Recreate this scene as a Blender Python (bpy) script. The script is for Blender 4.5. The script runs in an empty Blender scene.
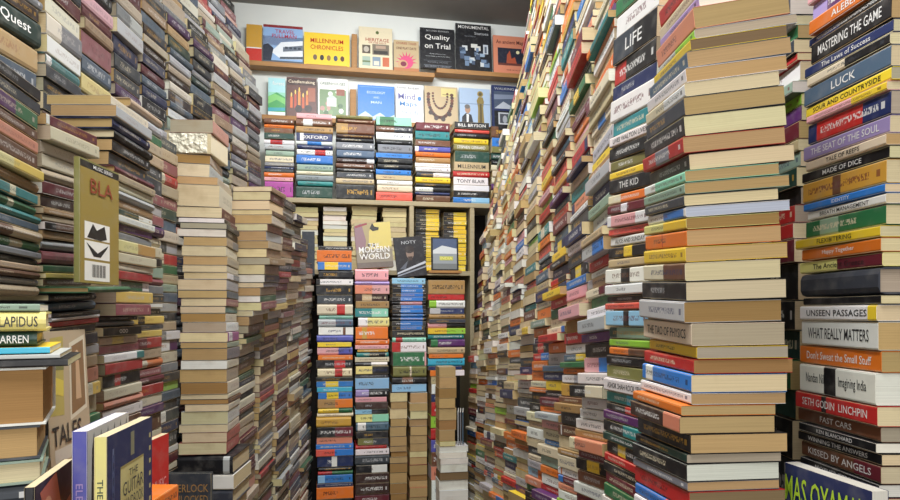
import bpy, math, random
import numpy as np
from mathutils import Matrix, Vector
from mathutils.bvhtree import BVHTree

random.seed(11)
rnd = random.Random(7)
C = bpy.context.scene.collection
PI = math.pi
F, CX, HY, ZC = 660.0, 450.0, 310.0, 1.45      # focal length (px), centre, eye level row, eye height
D2 = math.radians

# ------------------------------------------------------------------ camera
cam_data = bpy.data.cameras.new('camera')
cam_data.sensor_fit = 'HORIZONTAL'
cam_data.sensor_width = 36.0
cam_data.lens = 36.0 * F / 900.0
cam_data.shift_y = (HY - 250.0) / 900.0
cam_data.clip_start = 0.02
cam = bpy.data.objects.new('camera', cam_data)
cam.location = (0, 0, ZC)
cam.rotation_euler = (PI / 2, 0, 0)
C.objects.link(cam)
bpy.context.scene.camera = cam

# ------------------------------------------------------------------ colours
def lin(h):
    out = []
    for i in (0, 2, 4):
        c = int(h[i:i + 2], 16) / 255.0
        out.append(c / 12.92 if c <= 0.04045 else ((c + 0.055) / 1.055) ** 2.4)
    return tuple(out)

PAL = {
    'blk': ('1a1a1e', 'black'), 'dgr': ('3a3f47', 'charcoal'), 'gry': ('80838a', 'grey'), 'lgr': ('b4b6b8', 'pale grey'),
    'wht': ('e9e8e4', 'white'), 'cre': ('dfd3b4', 'cream'), 'bei': ('c2ac86', 'beige'), 'tan': ('a8824f', 'tan'),
    'bro': ('6d4630', 'brown'), 'dbr': ('3b2722', 'dark brown'), 'mar': ('6a2430', 'maroon'), 'red': ('c02b2a', 'red'),
    'cor': ('dd5a4c', 'coral'), 'sal': ('d98a6c', 'salmon'), 'ora': ('e07526', 'orange'), 'gol': ('c99a3c', 'gold'),
    'yel': ('ecc935', 'yellow'), 'pye': ('e6dc8a', 'pale yellow'), 'lim': ('93c83c', 'lime green'), 'oli': ('7d7a45', 'olive'),
    'sag': ('8fa893', 'sage green'), 'grn': ('2f7045', 'green'), 'dgn': ('24453c', 'dark green'), 'min': ('8fd0b4', 'mint'),
    'tea': ('2a8486', 'teal'), 'cya': ('3fb1cf', 'cyan'), 'sky': ('8fbfe0', 'light blue'), 'blu': ('2f78c8', 'blue'),
    'nav': ('232f5c', 'navy'), 'slt': ('4d6478', 'slate blue'), 'vio': ('5557a8', 'violet'), 'pur': ('5a2c66', 'purple'),
    'lil': ('a58fc4', 'lilac'), 'pin': ('e0a3a8', 'pink'), 'mag': ('b0489a', 'magenta'), 'ros': ('a0545c', 'rose'),
}
PAGE = {'t': 'b3976a', 'c': 'cebf9b', 'g': 'a69b86', 'o': '9d7c4e', 'w': 'dad6cb', 'y': 'd0c194', 'b': 'b9bccb', 'd': '7d6a4c'}
rgb = lambda k: lin(PAL[k][0])
word = lambda k: PAL[k][1]
lum = lambda c: 0.2126 * c[0] + 0.7152 * c[1] + 0.0722 * c[2]
def jit(c, a=0.12):
    k = 1 + rnd.uniform(-a, a)
    return tuple(min(0.93, max(0.004, v * k * (1 + rnd.uniform(-.05, .05)))) for v in c)

# ------------------------------------------------------------------ materials
def new_mat(name):
    m = bpy.data.materials.new(name)
    m.use_nodes = True
    nt = m.node_tree
    b = nt.nodes['Principled BSDF']
    return m, nt, b
def N(nt, t, **kw):
    n = nt.nodes.new(t)
    for k, v in kw.items():
        setattr(n, k, v)
    return n
def math_(nt, op, a, b=None, c=None):
    n = N(nt, 'ShaderNodeMath', operation=op)
    for i, v in enumerate((a, b, c)):
        if v is None: continue
        if isinstance(v, (int, float)): n.inputs[i].default_value = v
        else: nt.links.new(v, n.inputs[i])
    return n.outputs[0]
def mix_(nt, fac, a, b, mode='MIX'):
    n = N(nt, 'ShaderNodeMix', data_type='RGBA', blend_type=mode)
    L = nt.links
    for i, v in ((0, fac), (6, a), (7, b)):
        if isinstance(v, (int, float)): n.inputs[i].default_value = v
        elif isinstance(v, tuple): n.inputs[i].default_value = (*v[:3], 1)
        else: L.new(v, n.inputs[i])
    return n.outputs[2]
def attr(nt, name):
    return N(nt, 'ShaderNodeAttribute', attribute_name=name)

def make_cover_material():
    m, nt, b = new_mat('printed book cover')
    L = nt.links
    base, ink, band = attr(nt, 'c_base'), attr(nt, 'c_ink'), attr(nt, 'c_band')
    uv = N(nt, 'ShaderNodeUVMap', uv_map='uv'); bd = N(nt, 'ShaderNodeUVMap', uv_map='band')
    s = N(nt, 'ShaderNodeSeparateXYZ'); L.new(uv.outputs[0], s.inputs[0])
    sb = N(nt, 'ShaderNodeSeparateXYZ'); L.new(bd.outputs[0], sb.inputs[0])
    u, v = s.outputs[0], s.outputs[1]
    seed = base.outputs['Alpha']
    r1 = math_(nt, 'FRACT', math_(nt, 'MULTIPLY', seed, 17.31))
    r2 = math_(nt, 'FRACT', math_(nt, 'MULTIPLY', seed, 41.77))
    on_spine = math_(nt, 'GREATER_THAN', v, -0.5)
    bandm = math_(nt, 'MULTIPLY', math_(nt, 'MULTIPLY', math_(nt, 'GREATER_THAN', u, sb.outputs[0]), math_(nt, 'LESS_THAN', u, sb.outputs[1])), on_spine)
    col = mix_(nt, bandm, base.outputs['Color'], band.outputs['Color'])
    # rows of small lettering along the spine
    asp = math_(nt, 'MULTIPLY', ink.outputs['Alpha'], 20.0)
    cx = N(nt, 'ShaderNodeCombineXYZ')
    L.new(math_(nt, 'MULTIPLY', math_(nt, 'MULTIPLY', u, asp), 4.4), cx.inputs[0])
    L.new(math_(nt, 'MULTIPLY', v, 2.4), cx.inputs[1])
    L.new(math_(nt, 'MULTIPLY', seed, 90.0), cx.inputs[2])
    no = N(nt, 'ShaderNodeTexNoise'); no.inputs['Scale'].default_value = 2.6; no.inputs['Detail'].default_value = 1.0
    L.new(cx.outputs[0], no.inputs['Vector'])
    gl = math_(nt, 'GREATER_THAN', no.outputs[0], 0.5)
    u0 = math_(nt, 'ADD', math_(nt, 'MULTIPLY', r1, 0.22), 0.07)
    u1 = math_(nt, 'ADD', math_(nt, 'MULTIPLY', r2, 0.4), 0.5)
    m1 = math_(nt, 'MULTIPLY', math_(nt, 'GREATER_THAN', u, u0), math_(nt, 'LESS_THAN', u, u1))
    m2 = math_(nt, 'MULTIPLY', math_(nt, 'GREATER_THAN', v, 0.35), math_(nt, 'LESS_THAN', v, 0.66))
    # a small publisher's mark near the end
    e = math_(nt, 'MULTIPLY', math_(nt, 'MULTIPLY', math_(nt, 'GREATER_THAN', u, 0.9), math_(nt, 'LESS_THAN', u, 0.94)), math_(nt, 'GREATER_THAN', r2, 0.45))
    gm = math_(nt, 'MULTIPLY', math_(nt, 'MAXIMUM', math_(nt, 'MULTIPLY', m1, gl), e), m2)
    gm = math_(nt, 'MULTIPLY', gm, math_(nt, 'GREATER_THAN', ink.outputs['Alpha'], 0.01))
    col = mix_(nt, math_(nt, 'MULTIPLY', gm, 0.72), col, ink.outputs['Color'])
    # rubbed, dusty wear
    tc = N(nt, 'ShaderNodeTexCoord')
    w = N(nt, 'ShaderNodeTexNoise'); w.inputs['Scale'].default_value = 38; w.inputs['Detail'].default_value = 5
    L.new(tc.outputs['Object'], w.inputs['Vector'])
    wr = math_(nt, 'MULTIPLY', math_(nt, 'SUBTRACT', w.outputs[0], 0.46), 0.55)
    wr = math_(nt, 'MAXIMUM', wr, 0.0)
    col = mix_(nt, wr, col, (0.42, 0.40, 0.36))
    L.new(col, b.inputs['Base Color'])
    b.inputs['Roughness'].default_value = 0.42
    b.inputs['Specular IOR Level'].default_value = 0.4
    return m

def make_paper_material():
    m, nt, b = new_mat('book page edges')
    L = nt.links
    base = attr(nt, 'c_base')
    uv = N(nt, 'ShaderNodeUVMap', uv_map='uv')
    mp = N(nt, 'ShaderNodeVectorMath', operation='MULTIPLY'); mp.inputs[1].default_value = (6, 900, 1)
    L.new(uv.outputs[0], mp.inputs[0])
    no = N(nt, 'ShaderNodeTexNoise'); no.inputs['Scale'].default_value = 1.0; no.inputs['Detail'].default_value = 2
    L.new(mp.outputs[0], no.inputs['Vector'])
    k = math_(nt, 'MULTIPLY_ADD', no.outputs[0], 0.5, 0.74)
    g = N(nt, 'ShaderNodeCombineXYZ')
    for i in range(3): L.new(k, g.inputs[i])
    col = mix_(nt, 1.0, base.outputs['Color'], g.outputs[0], 'MULTIPLY')
    tc = N(nt, 'ShaderNodeTexCoord')
    w = N(nt, 'ShaderNodeTexNoise'); w.inputs['Scale'].default_value = 16; w.inputs['Detail'].default_value = 4
    L.new(tc.outputs['Object'], w.inputs['Vector'])
    st = math_(nt, 'MAXIMUM', math_(nt, 'MULTIPLY', math_(nt, 'SUBTRACT', w.outputs[0], 0.52), 1.4), 0.0)
    col = mix_(nt, st, col, (0.27, 0.17, 0.075))
    L.new(col, b.inputs['Base Color'])
    b.inputs['Roughness'].default_value = 0.9
    b.inputs['Specular IOR Level'].default_value = 0.1
    return m

def make_print_material():
    m, nt, b = new_mat('printed ink')
    a = attr(nt, 'c_base')
    no = N(nt, 'ShaderNodeTexNoise'); no.inputs['Scale'].default_value = 60
    tc = N(nt, 'ShaderNodeTexCoord'); nt.links.new(tc.outputs['Object'], no.inputs['Vector'])
    col = mix_(nt, math_(nt, 'MULTIPLY', math_(nt, 'MAXIMUM', math_(nt, 'SUBTRACT', no.outputs[0], .5), 0.), .35), a.outputs['Color'], (.3, .3, .3))
    nt.links.new(col, b.inputs['Base Color'])
    b.inputs['Roughness'].default_value = 0.4
    return m

def make_wood(name, c1, c2, scale=9, rough=.55):
    m, nt, b = new_mat(name)
    tc = N(nt, 'ShaderNodeTexCoord')
    mp = N(nt, 'ShaderNodeMapping'); mp.inputs['Scale'].default_value = (1.2, 14, 14)
    nt.links.new(tc.outputs['Object'], mp.inputs[0])
    no = N(nt, 'ShaderNodeTexNoise'); no.inputs['Scale'].default_value = scale; no.inputs['Detail'].default_value = 5
    nt.links.new(mp.outputs[0], no.inputs['Vector'])
    col = mix_(nt, no.outputs[0], lin(c1), lin(c2))
    nt.links.new(col, b.inputs['Base Color'])
    b.inputs['Roughness'].default_value = rough
    return m

def make_paint(name, c1, c2, rough=.8, scale=5):
    m, nt, b = new_mat(name)
    tc = N(nt, 'ShaderNodeTexCoord')
    no = N(nt, 'ShaderNodeTexNoise'); no.inputs['Scale'].default_value = scale; no.inputs['Detail'].default_value = 6
    nt.links.new(tc.outputs['Object'], no.inputs['Vector'])
    col = mix_(nt, no.outputs[0], lin(c1), lin(c2))
    nt.links.new(col, b.inputs['Base Color'])
    b.inputs['Roughness'].default_value = rough
    return m

M_COVER, M_PAPER, M_PRINT = make_cover_material(), make_paper_material(), make_print_material()
M_SHELF = make_wood('varnished pine shelf', 'b98a50', '8f6232')
M_CASE = make_wood('cream painted bookcase wood', 'b9ab8a', '9c8d6c')
M_WALL = make_paint('white distemper wall', 'e9ebe6', 'd6dad6')
M_SIDE = make_paint('dull grey plaster', '6e6a64', '5c5852')
M_CEIL = make_paint('grey ceiling paint', '8b8985', '7a7874')
M_FLOOR = make_paint('worn concrete floor', '5d5852', '47433e', .85, 12)
M_DARK = make_paint('dark back board', '2b2622', '211d1a')
M_WRAP, _nt, _b = new_mat('crinkled clear film')
_no = N(_nt, 'ShaderNodeTexNoise'); _no.inputs['Scale'].default_value = 55
_tc = N(_nt, 'ShaderNodeTexCoord'); _nt.links.new(_tc.outputs['Object'], _no.inputs['Vector'])
_bp = N(_nt, 'ShaderNodeBump'); _bp.inputs['Strength'].default_value = 1.0; _bp.inputs['Distance'].default_value = .02
_nt.links.new(_no.outputs[0], _bp.inputs['Height']); _nt.links.new(_bp.outputs[0], _b.inputs['Normal'])
_b.inputs['Base Color'].default_value = (.8, .76, .6, 1); _b.inputs['Roughness'].default_value = .18

# ------------------------------------------------------------------ mesh helpers
def mesh_obj(name, verts, faces, mat, parent=None):
    me = bpy.data.meshes.new(name)
    me.from_pydata([tuple(v) for v in verts], [], faces)
    me.materials.append(mat)
    o = bpy.data.objects.new(name, me)
    C.objects.link(o)
    if parent is not None: o.parent = parent
    return o
def put_colours(me, cols, name='c_base'):
    a = me.color_attributes.new(name, 'FLOAT_COLOR', 'CORNER')
    a.data.foreach_set('color', np.asarray(cols, dtype=np.float32).ravel())
def put_uv(me, uvs, name='uv'):
    a = me.uv_layers.new(name=name)
    a.data.foreach_set('uv', np.asarray(uvs, dtype=np.float32).ravel())
BOXF = [(0, 3, 2, 1), (4, 5, 6, 7), (0, 1, 5, 4), (1, 2, 6, 5), (2, 3, 7, 6), (3, 0, 4, 7)]
def box_verts(x0, y0, z0, x1, y1, z1):
    return [(x0, y0, z0), (x1, y0, z0), (x1, y1, z0), (x0, y1, z0), (x0, y0, z1), (x1, y0, z1), (x1, y1, z1), (x0, y1, z1)]
def box(name, lo, hi, mat, parent=None, kind=None, bevel=0.0):
    o = mesh_obj(name, box_verts(*lo, *hi), BOXF, mat, parent)
    if bevel:
        b = o.modifiers.new('edge', 'BEVEL'); b.width = bevel; b.segments = 2
    if kind: o['kind'] = kind
    return o
def empty(name, mtx, label, cat, group=None):
    o = bpy.data.objects.new(name, None)
    o.empty_display_size = .02
    C.objects.link(o)
    o.matrix_world = mtx
    o['label'] = label; o['category'] = cat
    if group: o['group'] = group
    return o

# ---- one book: length along x (the spine), width along y (spine at 0), thickness along z
def book_geo(Ln, W, t, hard):
    c = 0.0026 if hard else 0.0005
    c = min(c, t * .2)
    r = min(t * .46, .009) if hard else min(t * .2, .0025)
    k = .3 * r
    out = [(W, 0), (r, 0), (k, k), (0, r), (0, t - r), (k, t - k), (r, t), (W, t)]
    inn = [(max(w, c), min(max(z, c), t - c)) for w, z in out]
    prof = out + inn
    v = [(0.0, w, z) for w, z in prof] + [(Ln, w, z) for w, z in prof]
    f, uv = [], []
    for i in range(7):
        f.append((i, i + 1, 17 + i, 16 + i))
        if 1 <= i <= 5:
            z0, z1 = out[i][1] / t, out[i + 1][1] / t
            uv += [(0, z0), (0, z1), (1, z1), (1, z0)]
        else:
            uv += [(.5, -2)] * 4
    for i in range(7):
        f.append((8 + i + 1, 8 + i, 24 + i, 24 + i + 1)); uv += [(.5, -2)] * 4
        f.append((i + 1, i, 8 + i, 8 + i + 1)); uv += [(.5, -2)] * 4
        f.append((16 + i, 17 + i, 25 + i, 24 + i)); uv += [(.5, -2)] * 4
    f.append((0, 16, 24, 8)); uv += [(.5, -2)] * 4
    f.append((7, 15, 31, 23)); uv += [(.5, -2)] * 4
    o = .0035 if hard else .0003
    e = .0001
    y0, y1 = c + e, W - o
    pv = box_verts(o, y0, c + e, Ln - o, y1, t - c - e)
    h, T = t, Ln
    puv = []
    for q in BOXF:
        for i in q:
            x, y, z = pv[i]
            puv.append((x + y, z))
    return v, f, uv, pv, BOXF, puv

BOOKS = []
def rot(theta, tilt=0., roll=0.):
    return Matrix.Rotation(theta, 4, 'Z') @ Matrix.Rotation(-tilt, 4, 'Y') @ Matrix.Rotation(roll, 4, 'X')
def add_book(M, Ln, W, t, base, hard=False, page=None, band=None, title=None, stack=None, ink=None, text=True, out=False, tsize=1.0):
    """M places the book's local frame (see book_geo)."""
    col = jit(rgb(base), .09)
    if ink is None and title: ink = 'wht' if lum(col) < .3 else 'blk'
    if ink is None:
        l = lum(col)
        if l > .35: ink = rnd.choice(['blk', 'dgr', 'mar', 'nav', 'bro'])
        elif l > .12: ink = rnd.choice(['wht', 'blk', 'cre', 'blk'])
        else: ink = rnd.choice(['wht', 'wht', 'cre', 'gol', 'lgr'])
    bnd = None
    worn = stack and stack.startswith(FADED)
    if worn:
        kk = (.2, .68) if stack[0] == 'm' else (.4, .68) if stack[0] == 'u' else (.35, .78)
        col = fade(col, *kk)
    if band:
        ck, b0, b1 = band
        bc = jit(rgb(ck), .08)
        bnd = (fade(bc, *kk) if worn else bc, b0, b1, ck)
    inkc = rgb(ink)
    if worn and not title: inkc = tuple(a * .45 + b * .55 for a, b in zip(inkc, col))
    pc = jit(lin(PAGE[page or rnd.choice('ttcccgyw')]), .1)
    BOOKS.append(dict(M=M, L=Ln, W=W, t=t, base=base, col=col, hard=hard, page=pc, band=bnd, title=title, stack=stack,
                      ink=inkc, text=text and not title, out=out, seed=rnd.random(), tsize=tsize))
    return BOOKS[-1]
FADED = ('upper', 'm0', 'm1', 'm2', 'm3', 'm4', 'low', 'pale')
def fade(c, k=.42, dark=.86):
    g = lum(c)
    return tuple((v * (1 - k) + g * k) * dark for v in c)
def rnd_band(muted=False):
    x = rnd.random()
    if x < (.85 if muted else .74): return None
    ck = rnd.choice(['cre', 'blk', 'dgr', 'mar', 'lgr', 'gry'] if muted else ['wht', 'red', 'blk', 'yel', 'cre', 'nav', 'ora', 'blu', 'lgr', 'mar'])
    return (ck, *rnd.choice([(-1, .18), (.82, 2), (.3, .62), (.5, 2), (.1, .14)]))

def parse(txt):
    """'top colour/second:from:to~page@x=TITLE|...' -> rows; the last row is only the bottom of the stack."""
    rows = []
    for it in txt.replace('\n', '').split('|'):
        it = it.strip()
        if not it: continue
        it, _, title = it.partition('=')
        y, _, rest = it.partition(' ')
        d = dict(y=float(y), title=title or None, band=None, page=None, x=None, base=None, hard=None, flip=False)
        rest = rest.strip()
        if rest:
            if '*' in rest: rest = rest.replace('*', ''); d['plain'] = True
            if '!' in rest: rest = rest.replace('!', ''); d['hard'] = True
            if '^' in rest: rest = rest.replace('^', ''); d['flip'] = True
            if '@' in rest: rest, x = rest.split('@'); d['x'] = float(x)
            if '~' in rest: rest, d['page'] = rest.split('~')
            p = rest.split('/')
            d['base'] = p[0]
            if len(p) > 1:
                q = p[1].split(':')
                d['band'] = (q[0], float(q[1]) if len(q) > 1 else .5, float(q[2]) if len(q) > 2 else 2)
        rows.append(d)
    return rows
zat = lambda y, d: ZC + (HY - y) * d / F
xat = lambda x, d: (x - CX) * d / F
EPS = .0012
STACKS = {}
def stack(key, phrase, group, cut=False):
    STACKS[key] = dict(phrase=phrase, group=group, cut=cut)

def lerp(tab, x):
    if x <= tab[0][0]: return tab[0][1]
    for (a, p), (b, q) in zip(tab, tab[1:]):
        if x <= b: return p + (q - p) * (x - a) / (b - a)
    return tab[-1][1]
def const(v): return lambda y: v

VIVID = ['blk'] * 6 + ['wht'] * 9 + ['cre'] * 7 + ['red'] * 5 + ['ora'] * 4 + ['nav'] * 3 + ['blu'] * 2 + ['yel'] * 2 + ['grn'] * 2 + ['lgr'] * 4 + \
        ['dgr'] * 4 + ['bro'] * 3 + ['mar'] * 3 + ['pin', 'pur', 'tea', 'sky', 'lim', 'sal', 'sal', 'bei', 'bei', 'bei', 'tan', 'gol', 'slt', 'sag', 'cor']
MUTED = ['dgr'] * 6 + ['blk'] * 6 + ['slt'] * 5 + ['gry'] * 6 + ['lgr'] * 5 + ['cre'] * 4 + ['bei'] * 5 + ['mar'] * 4 + ['nav'] * 4 + ['dbr'] * 3 + \
        ['ros', 'ros', 'tan', 'tan', 'sag', 'dgn', 'bro', 'pur', 'wht', 'gol', 'red', 'sal']
DULL = ['bei'] * 5 + ['cre'] * 5 + ['gry'] * 4 + ['dgr'] * 5 + ['blk'] * 4 + ['bro'] * 4 + ['mar'] * 3 + ['slt'] * 3 + ['tan'] * 3 + ['ros'] * 3 + \
       ['nav', 'nav', 'red', 'sag', 'grn', 'yel', 'lgr', 'lgr', 'wht', 'sal', 'tea']

def column(key, side, d, xw, rows, Ln=.185, W=.128, psi=const(0), tilt=const(0), roll=const(0), hard=.0, pal=VIVID, jw=.004, jl=.012,
           to_floor=True, dref=None, below=(.018, .036), pull=0., flip=0., pages=None):
    """A side-wall stack. xw(z): x of the spine plane at the near end; rows: parsed list (tops, the last one the bottom); d: depth of the near end."""
    dref = dref or d
    items = []
    for a, b in zip(rows, rows[1:]):
        items.append((zat(a['y'], dref), zat(b['y'], dref), a, a['y']))
    zb = zat(rows[-1]['y'], dref)
    if to_floor:
        while zb > .05:
            t = min(rnd.uniform(*below), zb - .004)
            items.append((zb, zb - t, dict(base=rnd.choice(pal), band=rnd_band(), page=None, title=None, x=None, hard=None, flip=False, out=HY - (zb - ZC) * F / d > 530), HY + (ZC - zb) * F / dref))
            zb -= t
    for z1, z0, a, y in items:
        t = z1 - z0 - EPS
        if t < .003: continue
        ln = Ln - rnd.uniform(0, jl)
        w = W + rnd.uniform(-.008, .008)
        p, ti, ro = D2(psi(y)), D2(tilt(y)), D2(roll(y))
        p += D2(rnd.uniform(-.6, .6) if key == 'page' else rnd.uniform(-1.1, 1.1))
        x = xat(a['x'], d) if a['x'] is not None else xw(z0)
        off = rnd.uniform(-jw, jw)
        if pull and rnd.random() < pull: off = -rnd.uniform(.008, .026)
        fl = a['flip'] or (flip and rnd.random() < flip)
        hd = a['hard'] if a['hard'] is not None else rnd.random() < hard
        if side == 'R':
            R = rot(-PI / 2 + p, -ti, ro)
            P = Vector((x + off, d + rnd.uniform(0, .003), z0)) - R @ Vector((ln, 0, 0))
        else:
            R = rot(PI / 2 - p, ti, ro)
            P = Vector((x - off, d + rnd.uniform(0, .003), z0))
        M = Matrix.Translation(P) @ R
        if fl:
            M = M @ Matrix.Translation((ln, w, 0)) @ Matrix.Rotation(PI, 4, 'Z')
        band = a['band']
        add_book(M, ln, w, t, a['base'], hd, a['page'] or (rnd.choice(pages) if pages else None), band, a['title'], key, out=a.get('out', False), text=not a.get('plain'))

def random_rows(y0, y1, d, pal, tr=(.016, .036), exact=False):
    """rows of random books from row y0 down to y1 (px at depth d)."""
    rows, y = [], y0
    while y < y1:
        rows.append(dict(y=y, base=rnd.choice(pal), band=rnd_band(pal is not VIVID), page=None, title=None, x=None, hard=None, flip=False))
        y += rnd.uniform(*tr) * F / d
    if exact:
        if len(rows) > 1 and y1 - rows[-1]['y'] < 4: rows.pop()
        y = y1
    rows.append(dict(y=y, base=None, band=None, page=None, title=None, x=None, hard=None, flip=False))
    return rows

#### RIGHT SIDE ####################################################################
stack('page', 'the near stack of pale page ends', 'paperbacks in the near stack of page ends', True)
R1 = parse('''-40 red~t@700|-20 cre~t@700|-6 lil~w@700|6 sal~t@696|28 lgr/lim~g@695|38 yel~d@692|50 slt~t@688|67 wht~t@687|82 cre/wht~c@686|96 dgr~t@685|115 blk~c@685|
136 red/gry:.35:.68~t@684|153 blk~c@690|170 min/wht:-1:.3~t@685|182 sag~t@685|194 dgr~c@685|206 wht/blu:.45:.95~b@686|217 pye/yel:.5~o@687|229 ora/red:.44:.46~t@687|
246 yel~t@686|262 cre/bro:.52~c@686|281 blk~c@686|301 lgr~o@685|323 cre~g@692=THE TAO OF PHYSICS|346 yel~g@697|359 red~o@695|374 blu/wht:.08:.24~c@692|393 wht~t@692|405 ora~t@681|
416 dbr/sal:.7~t@680|434 blk/dgr:-1:.3~t@690|454 blk/dgn~g@687|464 blk~w@687|482 gry~t@688|492 red~d@689|511 blu/cor:.6~t@688|524 wht~t@688|540 blk~t@688|556''')  # topmost yellow book's dark page tone holds the shade of its gap
column('page', 'R', .86, const(.313), R1, Ln=.182, W=.13, psi=lambda y: lerp([(0, -2), (200, 0), (300, 2), (480, 7)], y),
       tilt=lambda y: lerp([(0, 4), (230, 3.6), (350, .8), (480, -2.2)], y), roll=lambda y: lerp([(0, 8.5), (150, 5.5), (240, 3), (320, 1), (400, 0)], y), jl=.014, jw=.001)

stack('spine', 'the spine stack directly left of those page ends', 'paperbacks in the stack behind the page ends', True)
stack('spine', 'the spine stack just left of the page ends', 'paperbacks in the stack behind the page ends', True)
R2 = parse('''-62 red|-40 grn|-20 wht|5 dgr/blk:.5=LIFE|36 blk/red:-1:.3|60 nav|77 wht|102 tea|119 wht=LIVES WALTON LIVES|131 blk|147 oli|159 yel|168 blk=THE KID|185 ora/cre:-1:.32|196 mar/wht:.35:.5|207 wht/pin:.1:.7|221 cor|
230 wht=ALICE AND SUNDAY|241 blk/yel:.4:.6|254 bei|264 wht/blk:.38:.58|281 wht|293 blk|301 cor|309 sky/blk:.45:.58|327 dgn/sag:.2|340 lim|349 ora/bro|358 blk|369 oli|384 wht=ASHOK SHAH ROCK SEN|399 tea/cya|412 blk/red:.5:.8|
421 pur|432 blk/tea:.5|446 dgn|456 blk/yel:.3:.5|470 red|480 blk|492 mar|505 grn|520 wht|535''')
column('spine', 'R', 1.078, lambda z: lerp([(1.0, .32), (1.6, .327), (2.0, .342)], z), R2, Ln=.188, W=.128, psi=const(8),
       tilt=lambda y: lerp([(60, 5), (176, 4.6), (285, 0), (360, -2), (480, -2.5)], y), jl=.012, jw=.003)

stack('edge', 'the tilted spine stack against the frame side', 'paperbacks in the outer right stack', True)
R0 = parse('''-60 red|-42 grn|-25 wht|-8 pin|10 lil/pur:.2:.8|27 ora=ALEBEKE|42 nav/blk:.4|51 blk=MASTERING THE GAME|72 nav=The Laws of Success|83 cre/blk:.5|93 slt=LUCK|111 yel=SOUR AND COUNTRYSIDE|122 pin/yel:.6|
130 nav/red:.12:.7|150 lil=THE SEAT OF THE SOUL|165 cre=TALE OF REEFS|175 blk=MADE OF DICE|186 gol/bro:.4:.5|206 blu=IDENTITY|214 wht=BREATH MANAGEMENT|223 grn/sag:.2:.45|240 yel=FLEXIBITERING|250 ora=Happy Together|262 pye/mar:.5=The Ancient Greece|
274 dgr!*|297 blk*|305 wht/yel:.9:2=UNSEEN PASSAGES|319 wht=WHAT REALLY MATTERS|343 ora=Don't Sweat the Small Stuff|361 wht/blk:.36:.52=Nandan Nilekani    Imagining India|388 red/blk:.36:.42=SETH GODIN  LINCHPIN|405 bro=FAST CARS|418 blk=KEN BLANCHARD|427 blk=WINNING THE ANSWERS|437 bro/mar:.7=KISSED BY ANGELS|452 blk=MOTHER TERESA|
463 mar|478 blk|492 wht|510''')  # the plain black book over UNSEEN PASSAGES is added, painting a gap's shade
column('edge', 'R', .83, lambda z: lerp([(1.45, .54), (1.6, .548), (1.9, .562)], z), R0, Ln=.198, W=.13, psi=const(1), dref=1.02,
       tilt=lambda y: lerp([(0, 2.5), (120, 2), (230, .3), (400, -1)], y), jl=.02, jw=.004)
stack('gap', 'the dark gap beside the page ends', 'books in the gap beside the page ends', True)
column('gap', 'R', 1.2, const(.63), parse('-10 dgr|14 wht|24 grn|38 dgr|52 red~c|60 wht~c|80 sag~w|92 lim|104 pur|120 mar|138 bei|150 sag|166 dgn|186 blk|204 red|222 wht/red|238 mar|262 blk|300 blk|330 dgn|360 grn|390 dgn|420 blk|460 dgr|520'), Ln=.17, W=.12, jw=.012)

# the long right-hand wall of stacks
FARX = [(-.9, .10), (-.74, .10), (-.21, .11), (.265, .15), (.58, .205), (.85, .275), (1.11, .35), (1.64, .43), (1.9, .46)]
def wall_x(d):
    s = max(0., min(1., (d - 1.3) / 2.0))
    s = s * (.35 + .65 * s)
    return lambda z: (1 - s) * (.325 + .02 * max(0, z - 1.8)) + s * lerp(FARX, z - ZC)
ORD = ['first', 'second', 'third', 'fourth', 'fifth', 'sixth', 'seventh', 'eighth', 'ninth', 'tenth', 'eleventh', 'twelfth', 'thirteenth', 'fourteenth',
       'fifteenth', 'sixteenth', 'seventeenth', 'eighteenth', 'nineteenth']
TENS = {2: 'twenty', 3: 'thirty', 4: 'forty', 5: 'fifty', 6: 'sixty', 7: 'seventy', 8: 'eighty', 9: 'ninety'}
TENTH = {2: 'twentieth', 3: 'thirtieth', 4: 'fortieth', 5: 'fiftieth', 6: 'sixtieth', 7: 'seventieth', 8: 'eightieth', 9: 'ninetieth'}
def ordinal(n):
    if n < 20: return ORD[n - 1]
    return TENTH[n // 10] if n % 10 == 0 else TENS[n // 10] + '-' + ORD[n % 10 - 1]
d, k = 1.305, 0
while d < 3.3:
    k += 1
    key = 'right%d' % k
    stack(key, 'the %s right-wall column past the page ends' % ordinal(k + 1), 'paperbacks in the long right-hand wall', True)
    top = zat(-30, d)
    column(key, 'R', d, wall_x(d), random_rows(-30, 505, d, VIVID, (.015, .034)), Ln=.19, W=.128,
           psi=lambda y, d=d: lerp([(0, 0), (250, 3), (400, 11), (500, 13)], y), tilt=lambda y, d=d: lerp([(0, -6), (250, -4.5), (500, -6)], y),
           jw=.006, pull=.09, flip=.04 if k < 5 else .45, jl=.02, pages=None if k < 5 else 'ccwyt')
    d += .207

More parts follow.
